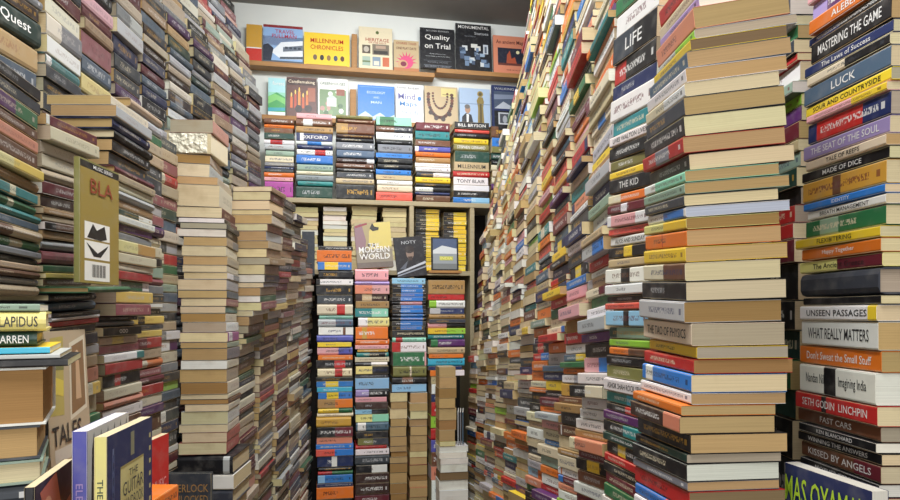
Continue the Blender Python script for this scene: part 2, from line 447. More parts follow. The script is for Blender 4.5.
#### LEFT SIDE #####################################################################
# upper wall: hardbacks on end of the room's left side
UP = {
 0: ('-40 blk|-12 pur|2 gry|12 dbr|25 dgn/mar:-1:.12=Quest|50 gol|75 slt|95 dgr|118 lgr|140', True),
 1: ('-70 gry|-48 dgr|-24 mar|-8 cre|10 cre/gry:.4|33 wht|51 tea/wht:-1:.15|63 dgr|76 blk|90 dgr|108 bro|126', False),
 2: ('-50 nav|-30 blk|-14 pin|2 mar|14 tan|28 ros|51 slt|70 yel|90 dgr|110 gry|130', False),
 3: ('-50 blk|-30 mar|-14 bei|0 gry/lgr:.5|16 lgr|31 nav|50 dgr|67 dgr|81 pur|94 bro|112 gry|130', False),
}
UPSI = [0, -5, -3, -2, 1, 3, 4, 4, 4, 3, 0, 0]
d, k, XU = 1.352, 0, -.953
while d < 3.215:
    key = 'upper%d' % k
    stack(key, 'the %s column along the upper left wall' % ordinal(k + 1), 'hardbacks in the upper left wall', True)
    if k in UP:
        rows = parse(UP[k][0]); dref = d + .18 if UP[k][1] else d
    else:
        rows, dref = random_rows(-40, 330, d, MUTED, (.026, .046)), d
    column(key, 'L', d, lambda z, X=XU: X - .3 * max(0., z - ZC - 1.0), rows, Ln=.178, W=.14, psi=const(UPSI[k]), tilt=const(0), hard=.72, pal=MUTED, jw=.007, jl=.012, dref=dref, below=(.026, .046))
    XU += .186 * math.sin(D2(UPSI[k])) - .0005
    d += .189 + .145 * max(0., math.sin(D2(UPSI[k] - UPSI[k + 1]))); k += 1

# middle tier in front of it
stack('m0', 'the near column at the left frame side', 'books in the near left columns', True)
M0 = parse('''84 blk|97 dgr|110 pur/grn:.6|126 bro~t|137 sal|150 bro|166 pye/yel|177 tan|190 tea/cre:.5:.6|201 grn/cre:.5:.6|212 tea|220 slt|229 bro/bei|240 grn/bei:.5:.7|250 gry|257 blk|264 bei|271 bro|278 gry|285 bei~g|296''')
column('m0', 'L', .875, const(-.63), M0, Ln=.19, W=.13, psi=const(-9), tilt=lambda y: lerp([(200, -2), (290, 0)], y), hard=.5, dref=1.05, pal=DULL, to_floor=False)
stack('m1', 'the column left of the barcode book', 'books in the near left columns')
M1 = parse('''112 mar/wht:-1:.06~t@46|124 cre~g@50|139 cre~g@40|152 cre~g@43|166 bei~t@44|179 mar/lgr:.7:.85@42|193 dbr@42|206 tan@42|213 bei@43|220 bro/blk:-1:.2@44|229 tan/blk:.8@44|238 lgr@41|249 ros/nav:.72@42|264 grn@42|272 yel@45|278 bro@45|
286 grn!@90|293 blk@50|302 slt@47|313 blk@50|318 wht@50|322 red@49|328 blk@52|338 dgr@50|352''')  # black book right under the green slab is added as the shade of a gap
column('m1', 'L', 1.09, const(-.66), M1, Ln=.175, W=.13, psi=const(-4), tilt=const(2.2), pal=DULL, hard=.2)
stack('m2', 'the column directly behind the barcode book', 'books in the near left columns')
M2 = parse('''94 cre~t@112|104 lgr~t@118|116 nav~t@113|128 blk~c@114|138 blk~t@110|150 dgr~t@107|164 mar@116|172 bei@118|180 cre@116|188 lgr@116|197 tan@116|206 dgn/wht:.6@117|213 wht@116|221 pur@116|230 gry@116|238 pye/gol:.5@116|251 cre@116|262 cre@116|
269 red@115|279 wht/grn:.2:.8@114|290 gry/yel:-.1:2~g@117|303 ros~g@116|316 blk@98|321 lgr@98|327 blk=OOO|337 bei/yel:.3:.6@100|346 ros@101|355 wht/tea:.8@103|364 red@105|376 blk/red:.3:.45@103|390 cre@103|402 sal@103|412 wht@104|424 bro@104|440''')
column('m2', 'L', 1.32, const(-.69), M2, Ln=.178, W=.13, psi=const(-1), tilt=lambda y: lerp([(150, -2), (290, 0)], y), pal=DULL, hard=.15)
stack('m3', 'the first column right of the barcode book', 'books in the near left columns')
M3 = parse('''96 bei~t|106 lgr~c|118 grn~c|128 bei|140 bei|152 dgr/wht:.1:.4|165 dgr|182 cre/ros:.5|194 lgr|206 ros|217 pur|229 gry/cre:.6|240 cre|252 tea/blk|262 pye/sag:.6|275 ros|283 gry|293 dgr|302 wht|308 dgr|316 yel/blk:.2:.4|325 dgr|331 yel|339 mar/red|351 bei|362 cre/ora:.5|372 ros|381 mar|389 red|401 cre|412 pur|422 bro|440''')
column('m3', 'L', 1.515, const(-.735), M3, Ln=.178, W=.13, psi=const(0), tilt=lambda y: lerp([(150, -2), (290, 0)], y), pal=DULL, hard=.15)
stack('m4', 'the second column right of the barcode book', 'books in the near left columns')
M4 = parse('''128 dgr|140 bei|152 ros|165 cre/red:.5|178 bei|190 ros|202 dgn|214 slt|226 cre|238 lgr/dgr:.4:.6|250 red/cre:-1:.5|262 grn|272 bei|282 sag|291 slt|302 lgr|312 dgr|322 bei|332 gry/wht|342 pur/wht:.4:.7|354 cre|366 gry|376 dgr|386 lim|396 slt|406 dgr|416 wht/dgr|428 nav|440 dgr|456''')
column('m4', 'L', 1.705, const(-.775), M4, Ln=.178, W=.13, psi=const(0), tilt=const(0), pal=DULL, hard=.1)

# the leaning page stack
stack('pale', 'the tall pale page-end stack at left', 'paperbacks in the left stack of page ends')
S = parse('''155 bei~o@209|164 lgr~c@209|177 bei~t@217|185 cre~c@219|207 mar~c@222|218 blk/mar~w@224|223 dgr~g@226|229 blk~w@226|237 bei/gry~t@227|246 cre~c@226|256 bei~t@227|265 cre~c@227|272 wht/gry~y@227|279 lgr~c@227|290 slt~t@227|298 ros~c@227|306 tea~c@226|
313 cre~o@226|322 wht~g@226|332 mag/wht:.1:.4~c@227|342 sag~t@227|348 gry~t@227|360 cre~w@227|369 bei~t@227|382 cre~o@227|394 cre~c@227|399 bro~o@228|404 cre~c@228|411 wht~c@228|424 cre~c@228|432 cor~c@227|442 cor~c@227|454''')
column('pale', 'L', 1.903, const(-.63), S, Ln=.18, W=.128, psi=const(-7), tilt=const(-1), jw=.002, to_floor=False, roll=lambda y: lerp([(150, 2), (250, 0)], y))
add_book(Matrix.Translation((xat(213, 1.9), 1.9, zat(133, 1.9))) @ rot(PI / 2 + D2(4)), .17, .12, 13 * 1.9 / F, 'sal', False, 'g', None, None, 'pale')
# further low columns
tops = [186, 197, 213, 237, 262, 276]
for i, d in enumerate([2.118, 2.325, 2.525, 2.725, 2.92, 3.112]):
    key = 'low%d' % i
    stack(key, 'the %s low column past the left page stack' % ordinal(i + 1), 'paperbacks in the low left wall')
    X = -.575 - .085 * i / 5 - (.03 if i == 5 else 0)
    rows = random_rows(tops[i], 505, d, DULL, (.014, .032))
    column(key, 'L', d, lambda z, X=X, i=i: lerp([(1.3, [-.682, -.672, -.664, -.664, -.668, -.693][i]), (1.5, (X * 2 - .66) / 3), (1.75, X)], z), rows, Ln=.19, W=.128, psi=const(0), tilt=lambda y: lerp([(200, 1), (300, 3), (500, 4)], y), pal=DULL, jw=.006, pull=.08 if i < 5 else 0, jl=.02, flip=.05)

#### BACK ##########################################################################
BA = D2(11.0)
BU = Vector((math.cos(BA), math.sin(BA), 0)); BN = Vector((math.sin(BA), -math.cos(BA), 0))   # along the wall, towards the viewer
B0 = Vector((-.93, 3.40, 0))
def bpos(x, off=0.0):
    """point of the line at distance off in front of the back row that shows at column x; returns (along, point)."""
    q = B0 + BN * off
    tx = (x - CX) / F
    s = (tx * q.y - q.x) / (BU.x - tx * BU.y)
    return s, q + BU * s
def back_stack(key, x0, x1, rows, off=0., W=.15, hard=.5, below=None, flip=False, jl=.02, pal=VIVID, pages=None, yaw=0., zfloor=None):
    s0, p0 = bpos(x0, off); s1, p1 = bpos(x1, off)
    dm = (p0.y + p1.y) / 2
    Lm = (s1 - s0) - .003
    items = [(zat(a['y'], dm), zat(b['y'], dm), a) for a, b in zip(rows, rows[1:])]
    if zfloor is not None: items[-1] = (items[-1][0], zfloor, items[-1][2])
    zb = zat(rows[-1]['y'], dm)
    if below is not None:
        while zb > below + .01:
            t = min(rnd.uniform(.02, .036), zb - below)
            items.append((zb, zb - t, dict(base=rnd.choice(pal), band=None, page=None, title=None, x=None, hard=None, flip=False, out=True)))
            zb -= t
    for z1, z0, a in items:
        t = z1 - z0 - EPS
        if t < .003: continue
        ln = Lm - rnd.uniform(0, jl)
        w = W + rnd.uniform(-.01, .01)
        P = p0 + BU * ((Lm - ln) * rnd.random()) + BN * rnd.uniform(-.004, .004); P.z = z0
        M = Matrix.Translation(P) @ rot(BA + D2(rnd.uniform(-.5, .5)) + yaw)
        if flip or a['flip']:
            M = M @ Matrix.Translation((ln, w, 0)) @ Matrix.Rotation(PI, 4, 'Z')
        hd = a['hard'] if a['hard'] is not None else rnd.random() < hard
        add_book(M, ln, w, t, a['base'], hd, a['page'] or (rnd.choice(pages) if pages else None), a['band'], a['title'], key, out=a.get('out', False))

UPS = [
 (264, 295, '118 bro|124 ora|128 bro|133 dgn|139 wht/red:.2:.6|144 lgr|150 sag|156 cre|162 gry|166 nav|169 dgr|172 ora|177 pin|181 mag'),
 (296, 334, '113 pin|119 bro/wht:.2:.45|126 tan|133 nav/wht:.1:.2=OXFORD|141 wht/blu:.3:.7|145 nav|149 wht/red:.5:.8|155 blu|164 sag|171 cre|175 gry|181 tea|186 dgn'),
 (336, 375, '115 oli|119 bro|123 bro/tan:-1:.3|134 dbr|138 blk|142 gry|150 slt|158 dbr/wht:.8|163 bro|168 blk|172 dgr|178 bei|184 blk'),
 (376, 413, '117 min/grn:.1:.5|126 bro/dgr:.5|132 wht|140 blk|144 gry|153 blu|158 blk|164 blk|169 blu|175 bei|180 wht|185 cre|192 cor'),
 (415, 451, '122 mar|131 tea|140 bro|146 vio/wht:-1:.1|152 ora|157 tan|163 wht|167 wht|172 dgr/wht|177 yel|183 blk|187 wht/blk:.5|192 nav|195 bro'),
 (453, 490, '122 blk=BILL BRYSON|129 cor|133 blk|138 yel|144 oli=STEPHEN GERRARD|151 dgn|162 bei=MILLENNIUM|171 red|177 wht=TONY BLAIR|185 wht=TONY BLAIR|191 blk|197 blu/sky'),
 (491, 516, '126 bro/blk:.3:.7|138 blu|147 oli|153 dgn|160 blk|165 cre|171 cre|177 cre|184 pur|190 bei'),
]
case_top_y = lambda x: 195.5 + (x - 275) * .056      # top of the bookcase seen at column x
ZTOP = zat(case_top_y(350), bpos(350)[1].y)
ZSHELF = zat(269, 3.4)
for i, (x0, x1, t) in enumerate(UPS):
    key = 'top%d' % i
    stack(key, 'the %s stack on the bookcase' % ordinal(i + 1), 'books stacked on top of the bookcase')
    rows = parse(t + '|%f' % case_top_y((x0 + x1) / 2))
    back_stack(key, x0, x1, rows, 0.0, W=.15, hard=.75, jl=.012, zfloor=ZTOP)

LOW = [
 (316, 354, '246 blk|250 ora|262 blu/yel:.2:.6|270 blk|279 wht/blk:-1:.1|285 blk|295 dgr|304 cre/red:.55:.78|315 min|319 lgr/slt|327 wht/bro:.7:.78|335 vio|342 yel|347 pin/vio:.6|355 ora|360 blk/red:.5:.8|368 cre/red:.5:.72|377 blk|381 blu/yel:.25:.6|387 cya|392 blu/yel:.25:.6|399 tan/ora|408 yel/grn:.6|413 cre|417 gol|427 blk/mar|437 sal|444 blu|449 cor/blu:.5|456 nav/wht:.4:.55|467 blk|471 grn/red:-1:.4|475 blu/sky:-1:.2|483 nav|487 ora|499 blk|505'),
 (355, 390, '269 pin|281 lil|285 sal/pin|294 dbr/bei:.2:.5|301 tan|308 tea/min|317 pye/wht:-1:.3|327 ora/gol:.2:.35|339 ora|345 pin|349 gol|352 tea/blk:.4:.9|357 cre|362 blk/wht:.5|366 pye/blk:.5|374 dgr|378 sky|389 lil/blk:.4|397 pin|402 dbr|409 sky/blk:.5|414 pye/min|422 slt/wht:.05:.3|431 blk|438 oli/dgr|445 red|449 wht|455 dgr|465 wht/blk:-1:.5|473 dbr|483 dbr|494 mar|505'),
 (392, 427, '278 sky|284 blk/blu:.25:.9|288 blk/blu:.25:.9|293 blk/blu:.25:.9|297 blk/blu:.25:.9|301 blk/pin:.25:.9|305 blk/blu:.25:.9|309 blk/blu:.25:.9|313 blk/blu:.25:.9|317 blk/blu:.25:.9|321 blk/blu:.25:.9|326 blk/blu:.25:.9|330 blk|337 min/red:.1:.3|342 wht/red:-1:.25|352 grn/pin:.95|366 oli/cre:.5:.55|377 blk/bro:.3:.6|384 sky|392'),
 (428, 466, '280 tan|294 red|300 wht/lim:-1:.2|308 nav/lgr:-1:.3|314 tan|319 dgr|323 pin/blk:.5|328 yel/lim|334 tea|339 pur/grn:-1:.2|347 bei|354 ora|358 cya|366 nav|370 ora/wht:.5|376 bei|384 wht/blk|394 nav|402 red|416 lim/grn|428 red|440 vio|452 bro|466 sal|480 wht|505'),
]
LOFF = .30
for i, (x0, x1, t) in enumerate(LOW):
    key = 'front%d' % i
    stack(key, 'the %s tall stack below the bookcase' % ordinal(i + 1), 'books in the tall stacks before the bookcase')
    if i == 3:
        rows = parse(t)
        back_stack(key, x0, x1, rows[:16], LOFF, W=.14, hard=.35)
        r2 = rows[15:]
        back_stack(key, 431, 446, r2, LOFF, W=.10, hard=.2, below=.0, jl=.006)
    elif i == 2:
        back_stack(key, x0, x1, parse(t), LOFF, W=.14, hard=.2, jl=.008)
    else:
        back_stack(key, x0, x1, parse(t), LOFF, W=.14, hard=.4, below=0.)
for i, (x0, x1) in enumerate([(390, 408), (409.5, 428)]):
    key = 'pulp%d' % i
    stack(key, 'the %s page-edge pile under the light blue book' % ['left', 'right'][i], 'pocket paperbacks under the light blue book')
    rows = random_rows(392.5, 505, 3.1, DULL, (.024, .05)); 
    back_stack(key, x0, x1, rows, LOFF, W=.12, hard=0, below=0., flip=True, jl=.008, pal=DULL, pages='tttyo')
stack('pulp2', 'the worn page-edge pile before the right-hand wall', 'worn paperbacks before the right-hand wall')
back_stack('pulp2', 439, 457, parse('367 bei~t|377 bei~t|388 bei~o|398 tan~t|408 bei~t|420 bei~o|430 bei~t|441 yel~y^|446'), LOFF + .13, W=.105, hard=0, flip=True, jl=.01)
back_stack('pulp2', 439, 469, parse('446 wht~w|452 wht~w|458 wht~w|464 lgr~w|472 dbr~d|480 wht~w|490 wht~w|505'), LOFF + .13, W=.105, hard=0, below=0., flip=True, jl=.014)

# stacks inside the bookcase
for i, (x0, x1, y0) in enumerate([(293, 319, 207), (323, 348, 207), (351, 378, 206), (382, 407, 208)]):
    key = 'inner%d' % i
    stack(key, 'the %s yellowed pile inside the bookcase' % ordinal(i + 1), 'yellowed paperbacks inside the bookcase')
    back_stack(key, x0, x1, random_rows(y0, 268, 3.4, ['bei', 'cre', 'tan'], (.016, .03), True), -.015, W=.12, hard=0, flip=True, jl=.01, pages='yyycw', zfloor=ZSHELF)
for i, (x0, x1, y0) in enumerate([(415.5, 441, 209), (443.5, 468, 212)]):
    key = 'journal%d' % i
    stack(key, 'the %s black and yellow pile inside the bookcase' % ['first', 'second'][i], 'black and yellow journals inside the bookcase')
    rows = parse('|'.join('%f blk/yel:.42:.95' % (y0 + 4.4 * j) for j in range(14)))
    back_stack(key, x0, x1, rows, -.015, W=.14, hard=0, jl=.006, zfloor=ZSHELF)
# flat ledgers between the bookcase top and the stacks are part of the top rows already

#### NEAR LEFT CORNER ##############################################################
stack('corner', 'the pile in the lower left corner', 'books piled in the lower left corner')
CR = [  # top row, colour, right end column, yaw, hard, flip, page, band, title
 (303, 'sag', 40, 28, False, False, 'w', None, None), (311, 'pye', 46, 29, True, False, 'c', None, '>LAPIDUS'), (331, 'dgn', 37, 28, True, False, 'c', None, '>WARREN'),
 (346, 'yel', 50, 26, False, False, 'c', ('cya', .6, 2), None), (353, 'lgr', 60, 25, False, False, 'c', None, None), (358, 'blk', 68, 24, False, False, 'c', None, None),
 (366, 'wht', 46, 27, True, True, 'o', None, None), (424, 'dgr', 40, 28, True, True, 't', None, None), (458, 'sag', 43, 29, True, True, 'c', None, None), (482, 'dgr', 40, 27, True, False, 'c', None, None), (503, None, 0, 0, 0, 0, 0, 0, 0)]
dq = .80
for a, b in zip(CR, CR[1:]):
    t = (b[0] - a[0]) * dq / F - EPS
    ln = .215
    th = D2(a[3])
    w = .15
    P = Vector((xat(a[2], dq), dq, zat(b[0], dq))) - Vector((math.cos(th), math.sin(th), 0)) * ln
    M = Matrix.Translation(P) @ rot(th)
    if a[5]: M = M @ Matrix.Translation((ln, w, 0)) @ Matrix.Rotation(PI, 4, 'Z')
    add_book(M, ln, w, t, a[1], a[4], a[6], a[7], a[8], 'corner')
zb = zat(503, dq)
while zb > .03:
    t = min(.035, zb)
    P = Vector((xat(40, dq), dq, zb - t)) - Vector((math.cos(D2(20)), math.sin(D2(20)), 0)) * .215
    add_book(Matrix.Translation(P) @ rot(D2(20)), .215, .15, t - EPS, rnd.choice(DULL), True, None, None, None, 'corner', out=True)
    zb -= t

# the heap under the pale stack
stack('artbase', 'the short pile under the tall art book', 'books in the lower left corner')
for i in range(5):
    add_book(Matrix.Translation((-.596, 1.0, 1.0586 + i * .028)) @ rot(PI / 2), .18, .013 + .06, .0276, ['gry', 'sky', 'dgr', 'wht', 'bei'][i], False, 'w', None, None, 'artbase') if False else None
stack('orange', 'the little pile beside the red book', 'books in the lower left corner')
for i, (z0, t, c) in enumerate([(1.0586, .024, 'bei'), (1.083, .024, 'bro'), (1.1075, .032, 'ora')]):
    add_book(Matrix.Translation((-.478 - .004 * i, 1.07, z0)) @ rot(PI / 2), .11, .055, t - EPS, c, False, 't', None, None, 'orange')
stack('base', 'the heap carrying the left page stack', 'books under the left page stack')
db = 1.885
for y0, y1, x0, x1, base, hard, title in [(457, 475, 168, 232, 'blk', True, None), (475.3, 490, 176, 233, 'wht', False, None), (490.3, 506, 172, 232, 'dgr', True, None)]:
    ln = (x1 - x0) * db / F
    add_book(Matrix.Translation((xat(x0, db), db, zat(y1, db))) @ rot(D2(2)), ln, .19, (y1 - y0) * db / F - EPS, base, hard, 'c', ('lgr', .85, .95) if base == 'blk' else None, title, 'base', text=False)
zb = zat(506, db)
while zb > .03:
    t = min(.035, zb)
    add_book(Matrix.Translation((xat(170, db), db, zb - t)) @ rot(D2(2)), .17, .19, t - EPS, rnd.choice(DULL), True, None, None, None, 'base', out=True)
    zb -= t

#### visibility: which books the view shows ########################################
def build_bvh():
    vs, fs = [], []
    for b in BOOKS:
        v = [b['M'] @ Vector(p) for p in box_verts(0, 0, 0, b['L'], b['W'], b['t'])]
        n = len(vs); vs += v
        fs += [tuple(n + i for i in q) for q in BOXF]
    return BVHTree.FromPolygons(vs, fs)
bvh = build_bvh()
EYE = Vector((0, 0, ZC))
def proj(p):
    return CX + F * p.x / p.y, HY - F * (p.z - ZC) / p.y
def view_area(b):
    if b['out']: return 0.0
    tot = 0.0
    L_, W_, t_ = b['L'], b['W'], b['t']
    for corner, e1, e2 in (((0, 0, 0), (L_, 0, 0), (0, 0, t_)), ((0, W_, 0), (L_, 0, 0), (0, 0, t_)), ((0, 0, 0), (0, W_, 0), (0, 0, t_)), ((L_, 0, 0), (0, W_, 0), (0, 0, t_))):
        c = b['M'] @ Vector(corner); R = b['M'].to_3x3()
        a1, a2 = R @ Vector(e1), R @ Vector(e2)
        n = a1.cross(a2); ctr = c + a1 / 2 + a2 / 2
        mid = b['M'] @ Vector((L_ / 2, W_ / 2, t_ / 2))
        if n.dot(ctr - mid) < 0: n = -n
        if n.dot(EYE - ctr) <= 0: continue
        q = [proj(c), proj(c + a1), proj(c + a1 + a2), proj(c + a2)]
        ar = abs(sum(q[i][0] * q[(i + 1) % 4][1] - q[(i + 1) % 4][0] * q[i][1] for i in range(4))) / 2
        seen = 0; tot_s = 0
        for i in (.08, .3, .5, .7, .92):
            for j in (.25, .75):
                p = c + a1 * i + a2 * j + n.normalized() * .0008
                tot_s += 1
                x, y = proj(p)
                if not (0 <= x < 900 and 0 <= y < 500): continue
                dv = EYE - p
                hit = bvh.ray_cast(p, dv.normalized(), dv.length)
                if hit[0] is None: seen += 1
        tot += ar * seen / tot_s
    return tot
for b in BOOKS:
    b['area'] = view_area(b)
LIMIT = 300
chosen = []
for hard in (False, True):
    c = sorted((b for b in BOOKS if b['hard'] == hard and b['area'] > 14), key=lambda b: -b['area'])[:LIMIT]
    chosen += c
for b in BOOKS: b['thing'] = False
for b in chosen: b['thing'] = True
# order within each stack, counted from its top among the books in view
by = {}
for b in BOOKS:
    if b['area'] > 4: by.setdefault(b['stack'], []).append(b)
for kx, v in by.items():
    v.sort(key=lambda b: -b['M'].translation.z)
    for i, b in enumerate(v): b['nth'] = i + 1; b['of'] = len(v)
print('BOOKS', len(BOOKS), 'in view', sum(1 for b in BOOKS if b['area'] > 4), 'things', len(chosen), 'min area', min(b['area'] for b in chosen))

#### text ##########################################################################
def text_mesh(body, align='CENTER'):
    cu = bpy.data.curves.new('lettering', 'FONT')
    cu.body = body; cu.size = 1.0; cu.align_x = align; cu.resolution_u = 2; cu.extrude = 0; cu.offset = .006
    o = bpy.data.objects.new('lettering', cu); C.objects.link(o)
    dg = bpy.context.evaluated_depsgraph_get()
    me = bpy.data.meshes.new_from_object(o.evaluated_get(dg))
    bpy.data.objects.remove(o); bpy.data.curves.remove(cu)
    return me
def place_text(body, parent, mtx, maxw, maxh, colour, name='title_lettering', stretch=1.35):
    """lettering centred on the local frame mtx (x along, y up), fitted into maxw x maxh."""
    me = text_mesh(body)
    co = np.empty(len(me.vertices) * 3, dtype=np.float32); me.vertices.foreach_get('co', co); co = co.reshape(-1, 3)
    lo, hi = co.min(0), co.max(0)
    w, h = hi[0] - lo[0], hi[1] - lo[1]
    sy = maxh / h; sx = maxw / w
    sx = min(sx, sy * stretch); sy = min(sy, sx * 2.2)
    co = (co - (lo + hi) / 2) * np.array([sx, sy, 1], dtype=np.float32)
    me.vertices.foreach_set('co', co.ravel()); me.update()
    if colour is not None:
        put_colours(me, np.tile(np.array([*colour, 1.0]), (len(me.loops), 1)))
    me.materials.clear(); me.materials.append(M_PRINT)
    me.name = name
    o = bpy.data.objects.new(name, me); C.objects.link(o)
    o.parent = parent
    o.matrix_local = mtx
    return o

#### books as objects ##############################################################
def fill_attrs(me, b, uv):
    n = len(uv)
    put_uv(me, uv, 'uv')
    bd = b['band'][1:3] if b['band'] else (5, 6)
    put_uv(me, np.tile(np.array(bd), (n, 1)), 'band')
    put_colours(me, np.tile(np.array([*b['col'], b['seed']]), (n, 1)), 'c_base')
    asp = min(.99, b['L'] / b['t'] / 20.0) if b['text'] else 0.0
    put_colours(me, np.tile(np.array([*b['ink'], asp]), (n, 1)), 'c_ink')
    put_colours(me, np.tile(np.array([*(b['band'][0] if b['band'] else b['col']), 1]), (n, 1)), 'c_band')
def realise(b, name, label, cat, group):
    root = empty(name, b['M'], label, cat, group)
    v, f, uv, pv, pf, puv = book_geo(b['L'], b['W'], b['t'], b['hard'])
    cov = mesh_obj('cover', v, f, M_COVER, root); fill_attrs(cov.data, b, uv)
    pg = mesh_obj('page_block', pv, pf, M_PAPER, root)
    put_uv(pg.data, np.array(puv) + np.array([b['seed'] * 9, b['seed']]), 'uv')
    put_colours(pg.data, np.tile(np.array([*b['page'], 1]), (24, 1)))
    if b['title'] and b['title'][0] == '>':
        T = Matrix.Translation((b['L'] * .87, -.0004, b['t'] / 2)) @ Matrix.Rotation(PI / 2, 4, 'X')
        place_text(b['title'][1:], cov, T, b['L'] * .18, b['t'] * .55, b['ink'])
    elif b['title']:
        T = Matrix.Translation((b['L'] / 2, -.0004, b['t'] / 2)) @ Matrix.Rotation(PI / 2, 4, 'X')
        place_text(b['title'], cov, T, b['L'] * .8, b['t'] * .44, b['ink'])
    b['cover_obj'] = cov
    return root
def article(s): return s
used_labels = {}
for b in sorted(chosen, key=lambda b: -b['area']):
    s = STACKS[b['stack']]
    colour = word(b['base'])
    if b['band'] and b['band'][3] != b['base'] and b['stack'] and word(b['band'][3]) != colour and .12 < (min(1, b['band'][2]) - max(0, b['band'][1])):
        colour += ' and ' + word(b['band'][3])
    kind = 'hardback' if b['hard'] else 'paperback'
    n, m = b['nth'], b['of']
    if n == 1: posn = 'topmost in'
    elif n == m: posn = 'lowest in view in'
    else: posn = ordinal(n) + ' down in'
    label = '%s %s, %s %s' % (colour, kind, posn, s['phrase'])
    if len(label.split()) > 16 and ' and ' in colour: label = label.replace(colour, word(b['base']), 1)
    if len(label.split()) > 16: print('LONG', label)
    if label in used_labels: print('DUP', label)
    used_labels[label] = 1
    realise(b, kind + '_book', label, 'book', s['group'])

# the uncounted rest of the books: one heap
def heap(books, name, label):
    V, Fc, mats = [], [], []
    UV, BD, CB, CI, CN = [], [], [], [], []
    base = 0
    for b in books:
        v, f, uv, pv, pf, puv = book_geo(b['L'], b['W'], b['t'], b['hard'])
        M = np.array(b['M'])
        a = np.array(v + pv) @ M[:3, :3].T + M[:3, 3]
        V.append(a)
        Fc += [tuple(base + i for i in q) for q in f] + [tuple(base + 32 + i for i in q) for q in pf]
        mats += [0] * len(f) + [1] * 6
        n = len(uv)
        UV.append(np.vstack([np.array(uv), np.array(puv) + np.array([b['seed'] * 9, b['seed']])]))
        bd = b['band'][1:3] if b['band'] else (5, 6)
        BD.append(np.tile(np.array(bd), (n + 24, 1)))
        CB.append(np.vstack([np.tile(np.array([*b['col'], b['seed']]), (n, 1)), np.tile(np.array([*b['page'], 1]), (24, 1))]))
        asp = min(.99, b['L'] / b['t'] / 20.0) if b['text'] else 0.0
        CI.append(np.tile(np.array([*b['ink'], asp]), (n + 24, 1)))
        CN.append(np.tile(np.array([*(b['band'][0] if b['band'] else b['col']), 1]), (n + 24, 1)))
        base += 40
    me = bpy.data.meshes.new(name)
    me.from_pydata(np.vstack(V).tolist(), [], Fc)
    me.materials.append(M_COVER); me.materials.append(M_PAPER)
    me.polygons.foreach_set('material_index', np.array(mats, dtype=np.int32))
    put_uv(me, np.vstack(UV), 'uv'); put_uv(me, np.vstack(BD), 'band')
    put_colours(me, np.vstack(CB), 'c_base'); put_colours(me, np.vstack(CI), 'c_ink'); put_colours(me, np.vstack(CN), 'c_band')
    o = bpy.data.objects.new(name, me); C.objects.link(o)
    o['label'] = label; o['category'] = 'books'; o['kind'] = 'stuff'
    return o
heap([b for b in BOOKS if not b['thing']], 'packed_books', 'all the smaller books packed along the far walls and under the stacks')

#### upright and face-out books ####################################################
def standing(px, py, d, phi, W, H, t, lean=0., roll=0., ref='bl'):
    """frame of a book standing on end with its front cover outward: px,py,d give its lower spine corner (or lower left); phi turns it."""
    wx = Vector((math.cos(phi), math.sin(phi), 0)); nz = Vector((math.sin(phi), -math.cos(phi), 0)); up = Vector((0, 0, 1))
    R = Matrix((( -up.x, wx.x, nz.x, 0), (-up.y, wx.y, nz.y, 0), (-up.z, wx.z, nz.z, 0), (0, 0, 0, 1)))
    P = Vector((xat(px, d), d, zat(py, d)))
    T = Matrix.Translation(P) @ R
    # lean back about the foot, roll about the face normal
    T = T @ Matrix.Rotation(roll, 4, 'Z') @ Matrix.Rotation(-lean, 4, 'Y')
    return T @ Matrix.Translation((-H, 0, -t))
class Art:
    """flat print on the front cover; coordinates 0..1 from the lower left of the cover."""
    def __init__(s): s.v, s.f, s.c = [], [], []
    def poly(s, pts, col, lift=0):
        n = len(s.v); s.v += [(p[0], p[1], lift) for p in pts]; s.f.append(tuple(range(n, n + len(pts)))); s.c.append(col if isinstance(col, tuple) else lin(PAL[col][0]) if col in PAL else lin(col)); return s
    def rect(s, x0, y0, x1, y1, col, lift=0): return s.poly([(x0, y0), (x1, y0), (x1, y1), (x0, y1)], col, lift)
    def disc(s, x, y, rx, ry, col, lift=0, n=14, a0=0, a1=2 * PI): return s.poly([(x + rx * math.cos(a0 + (a1 - a0) * i / n), y + ry * math.sin(a0 + (a1 - a0) * i / n)) for i in range(n if a1 - a0 > 6.2 else n + 1)], col, lift)
def face_book(name, label, cat, group, M, W, H, t, base, hard, art=None, titles=(), page='c', spine_title=None, spine_band=None, ink=None):
    b = dict(M=M, L=H, W=W, t=t, base=base, col=rgb(base), hard=hard, page=lin(PAGE[page]), band=(rgb(spine_band[0]), spine_band[1], spine_band[2], '') if spine_band else None,
             title=spine_title, ink=rgb(ink or 'wht'), text=False, seed=rnd.random(), stack=None)
    r = realise(b, name, label, cat, group)
    cov = b['cover_obj']
    if art and art.f:
        art.v += [(0, 0, -.8), (1, 0, -.8), (1, 1, -.8), (0, 1, -.8)]; art.f.append(tuple(range(len(art.v) - 4, len(art.v)))); art.c.append(rgb(base))
        vs = [(H * (1 - y), W * x, t + .0003 + .0002 * l) for x, y, l in art.v]
        o = mesh_obj('cover_picture', vs, art.f, M_PRINT, cov)
        cols = []
        for fc, c in zip(art.f, art.c): cols += [(*c, 1)] * len(fc)
        put_colours(o.data, cols)
    for body, x, y, w, h, col in titles:
        T = Matrix.Translation((H * (1 - y), W * x, t + .0016)) @ Matrix(((0, -1, 0, 0), (1, 0, 0, 0), (0, 0, 1, 0), (0, 0, 0, 1)))
        place_text(body, cov, T, W * w, H * h, lin(PAL[col][0]) if col in PAL else lin(col))
    return r

